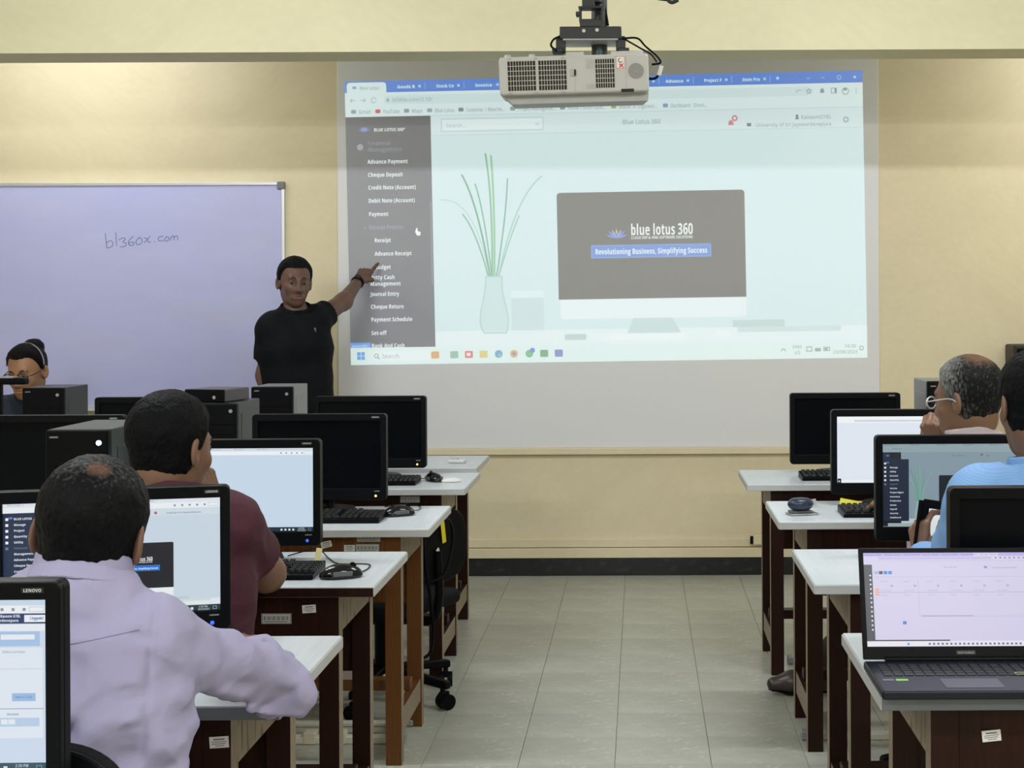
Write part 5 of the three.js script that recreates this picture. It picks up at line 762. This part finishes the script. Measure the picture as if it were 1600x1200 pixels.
{ // the instructor
  const P = person({
    label: 'standing instructor in a black polo shirt pointing at the projected page', skin: [0.125, 0.064, 0.043],
    head: { p: V(WX(461, 7.62), WY(440, 7.62), -7.62), yaw: 0.42, pitch: 0.05, roll: -0.03, s: 1.0 }, up: V(0.12, 0.9, 0.4), N: V(-1.712, 1.42, -7.64), C: V(-1.715, 1.26, -7.63), P: V(-1.70, 0.95, -7.62),
    sh: [V(-1.815, 1.345, -7.58), V(-1.628, 1.375, -7.66)], el: [V(-1.852, 1.11, -7.58), V(WX(537, 7.86), WY(469, 7.86), -7.86)], wr: [V(-1.80, 0.88, -7.50), V(WX(561, 8.06), WY(436, 8.06), -8.06)], tw: 0.062, tr: 0.103,
    kn: [V(-1.77, 0.5, -7.6), V(-1.63, 0.5, -7.6)], an: [V(-1.78, 0.1, -7.62), V(-1.62, 0.1, -7.62)], toe: [V(0.2, 0, 0.98), V(0.35, 0, 0.94)], trousers: [0.012, 0.012, 0.014], gaze: -0.002,
    hands: [{ dir: V(0.05, -1, 0.15), back: V(-0.8, 0, 0.5), side: -1, curl: [0.2, 0.3, 0.35, 0.4, 0.4] }, { dir: W(589, 399, 8.235).sub(W(561, 436, 8.06)), back: V(-0.1, 0.25, 0.95), side: -1, curl: [0.7, 0.03, 0.85, 0.95, 0.95], s: 1.05 }],
    hair: { t: 0.012, dark: [0.005, 0.0052, 0.0058], rough: 0.55, limit: (x, y, z) => -0.05 + 0.125 * sstep(-0.04, 0.05, z) },
    shirt: { mat: MP([0.003, 0.0038, 0.0055], 0.75, { specularIntensity: 0.3 }), label: 'black polo shirt', sleeve: [0.68, 0.42], cell: 0.008, collar: 0.017, collarUp: 0.02, collarR: 0.074, loose: 0.015, hem: -0.06, wrinkle: folds(0.004, 10, 8, 10, 1) },
  });
  const a = W(553, 440, 8.02), d = W(561, 436, 8.06).sub(W(537, 469, 7.86)).normalize(), q = new THREE.Quaternion().setFromUnitVectors(V(0, 1, 0), d), at = V(-1.511, 0, 0) && W(537, 469, 7.86).lerp(W(561, 436, 8.06), 0.9);
  const w = new THREE.Group(); w.name = 'wristwatch'; w.userData.label = 'black wristwatch'; w.position.copy(at); w.quaternion.copy(q); P.root.add(w);
  mesh('strap', metric(new THREE.TorusGeometry(0.031, 0.004, 8, 28).rotateX(Math.PI / 2).scale(1, 3, 1)), blackMatte, w); mesh('watch_case', rbox(0.03, 0.034, 0.012, 0, 0, 0.034, 0.004), blackGloss, w);
  const cm = surface(P.shirtF, V(-1.60, 1.335, -7.2), V(0, 0, -1)) ?? V(-1.6, 1.335, -7.53);
  mesh('chest_mark', rbox(0.010, 0.022, 0.0015, cm.x, cm.y, cm.z + 0.001, 0.0004, 1), M([0.06, 0.14, 0.14], 0.6), P.root, 'tiny teal emblem');
}
{ // the woman
  const P = person({
    label: 'woman in glasses and navy top with tied-back hair, looking down behind the desks', skin: [0.30, 0.15, 0.075],
    head: { p: V(WX(41, 7.35), WY(578, 7.35), -7.35), yaw: -0.1, pitch: 0.22, roll: 0.05, s: 1.04 }, N: V(-2.945, 1.0, -7.42), C: V(-2.95, 0.82, -7.47), P: V(-2.96, 0.545, -7.5),
    sh: [V(-3.09, 0.945, -7.44), V(-2.80, 0.945, -7.44)], el: [V(-3.15, 0.80, -7.26), V(-2.74, 0.80, -7.26)], wr: [V(-3.0, 0.792, -7.06), V(-2.9, 0.792, -7.06)], tw: 0.07, tr: 0.095,
    kn: [V(-3.05, 0.52, -7.08), V(-2.87, 0.52, -7.08)], an: [V(-3.05, 0.1, -7.12), V(-2.87, 0.1, -7.12)], toe: [V(0, 0, 1), V(0, 0, 1)], trousers: [0.01, 0.012, 0.02], lid: 0.52,
    hands: [{ dir: V(0.2, -0.05, 0.9), back: V(0, 1, 0), side: 1, curl: [0.1, 0.3, 0.3, 0.3, 0.3], s: 0.9 }, { dir: V(-0.2, -0.05, 0.9), back: V(0, 1, 0), side: -1, curl: [0.1, 0.3, 0.3, 0.3, 0.3], s: 0.9 }],
    hair: { t: 0.012, dark: [0.006, 0.0055, 0.006], rough: 0.5, bun: [0.012, 0.10, -0.075, 0.05, 0.042, 0.045], limit: (x, y, z) => -0.045 + 0.125 * sstep(-0.035, 0.05, z) - 0.005 * sstep(0.03, 0.0, Math.abs(x)) * sstep(0.05, 0.08, z) },
    shirt: { mat: M([0.008, 0.014, 0.032], 0.75), label: 'navy top', sleeve: 'long', cell: 0.011, loose: 0.012, collar: 0.014, collarR: 0.066, wrinkle: folds(0.003, 10, 10, 10, 6) },
  });
  glasses(P, [0.012, 0.008, 0.012], 0.023);
  P.face('hairband', metric(new THREE.TorusGeometry(0.0935, 0.003, 6, 40, Math.PI).rotateX(-0.2).scale(0.97, 1.06, 1.6).translate(0.002, 0.036, 0.004)), M([0.22, 0.2, 0.24], 0.4), 'thin greyish hairband');
}
{ // the grey-haired man
  const P = person({
    label: 'grey-haired balding man in glasses and pale pink shirt, resting his chin on his fist', skin: [0.21, 0.115, 0.07],
    head: { p: V(WX(1510, 4.65), WY(628, 4.65), -4.65), yaw: Math.PI + 0.78, pitch: 0.1, roll: -0.03, s: 1.03 }, N: V(1.0, 1.03, -4.635), C: V(1.005, 0.84, -4.62), P: V(1.0, 0.545, -4.66),
    sh: [V(0.865, 0.925, -4.64), V(1.15, 0.93, -4.6)], el: [V(0.87, 0.80, -4.86), V(1.0, 0.80, -4.98)], wr: [V(0.825, 0.795, -5.02), V(0.945, 0.99, -4.86)],
    kn: [V(0.88, 0.53, -5.16), V(1.1, 0.53, -5.12)], an: [V(0.66, 0.105, -5.71), V(1.1, 0.1, -5.1)], toe: [V(-1, 0, 0.02), V(0, 0, -1)], trousers: [0.02, 0.018, 0.018], shoe: [0.045, 0.028, 0.022],
    hands: [{ dir: V(-0.55, -0.06, -0.75), back: V(-0.1, 1, 0.1), side: -1, curl: [0.2, 0.4, 0.4, 0.4, 0.4], s: 0.9 }, { dir: V(-0.35, 0.9, 0.15), back: V(-0.6, 0.2, 0.75), side: 1, curl: [0.6, 0.95, 0.95, 0.95, 0.95], s: 0.95 }],
    hair: { t: 0.0115, dark: [0.012, 0.0125, 0.013], light: [0.26, 0.26, 0.25], label: 'short greying hair with a bald crown', grey: (x, y, z) => 0.05 + 0.75 * sstep(-0.06, 0.06, z) - 0.25 * sstep(-0.02, -0.08, z), thin: [[0.0, 0.125, -0.055, 0.06]], limit: (x, y, z) => -0.055 + 0.125 * sstep(-0.03, 0.065, z) },
    shirt: { mat: M([0.55, 0.48, 0.52], 0.7), label: 'pale pink shirt', sleeve: 'long', cell: 0.01, collar: 0.022, collarUp: 0.022, collarR: 0.072, wrinkle: folds(0.004, 10, 10, 10, 3) },
  });
  glasses(P, [0.55, 0.55, 0.55], 0.021);
}
{ // the man in blue
  const check = canvas(128, 128, (c) => { c.fillStyle = '#86b0e2'; c.fillRect(0, 0, 128, 128); c.fillStyle = 'rgba(86,136,205,0.2)'; for (let i = 0; i < 128; i += 16) { c.fillRect(i, 0, 6, 128); c.fillRect(0, i, 128, 6); } });
  check.wrapS = check.wrapT = THREE.RepeatWrapping; check.repeat.set(26, 26);
  person({
    label: 'seated man in a blue checked shirt holding a phone, seen from behind', skin: [0.19, 0.10, 0.062],
    head: { p: V(WX(1617, 3.58), WY(640, 3.58), -3.58), yaw: Math.PI + 0.12, pitch: 0.05, roll: 0.05, s: 1.02 }, N: V(0.935, 1.05, -3.565), C: V(0.945, 0.86, -3.54), P: V(0.93, 0.545, -3.56),
    sh: [V(0.785, 0.99, -3.56), V(1.1, 0.995, -3.55)], er: 0.036, el: [V(0.735, 0.795, -3.69), V(1.17, 0.80, -3.78)], wr: [V(0.712, 0.805, -3.90), V(1.05, 0.80, -4.0)],
    kn: [V(0.84, 0.53, -4.0), V(1.03, 0.53, -4.0)], an: [V(0.84, 0.1, -3.97), V(1.03, 0.1, -3.97)], trousers: [0.015, 0.016, 0.02],
    hands: [{ dir: V(-0.02, 0.8, -0.25), back: V(-0.8, 0.15, 0.55), side: -1, curl: [0.4, 0.5, 0.55, 0.55, 0.6], s: 0.92 }, { dir: V(-0.2, -0.05, -0.9), back: V(0, 1, 0), side: 1, curl: [0.1, 0.3, 0.3, 0.3, 0.3] }],
    hair: { t: 0.013, dark: [0.005, 0.0055, 0.0065], rough: 0.55, limit: (x, y, z) => -0.06 + 0.13 * sstep(-0.03, 0.058, z) },
    shirt: { mat: M([1, 1, 1], 0.75, { map: check }), label: 'light blue checked shirt', sleeve: 'long', cell: 0.0075, collar: 0.024, collarUp: 0.024, collarR: 0.073, loose: 0.016, wrinkle: folds(0.0055, 9, 12, 9, 7) },
  });
  const t = thing('phone', 'phone in an open black flip case held by the man in blue', 'phone', null, [WX(1452, 3.93), WY(822, 3.93) - 0.06, -3.93], 0.55); t.rotation.z = -0.18;
  mesh('case', rbox(0.082, 0.125, 0.012, 0, 0.06, 0, 0.004), blackMatte, t); mesh('case_flap', rbox(0.02, 0.12, 0.008, -0.046, 0.058, -0.002, 0.003), blackMatte, t); mesh('screen', new THREE.PlaneGeometry(0.062, 0.1).translate(0.004, 0.05, 0.0064), M([0.7, 0.7, 0.7], 0.3, { emissive: lin(0.9, 0.93, 0.95), emissiveIntensity: 0.5 }), t, 'lit white screen');
}
renderer.render(scene, camera);
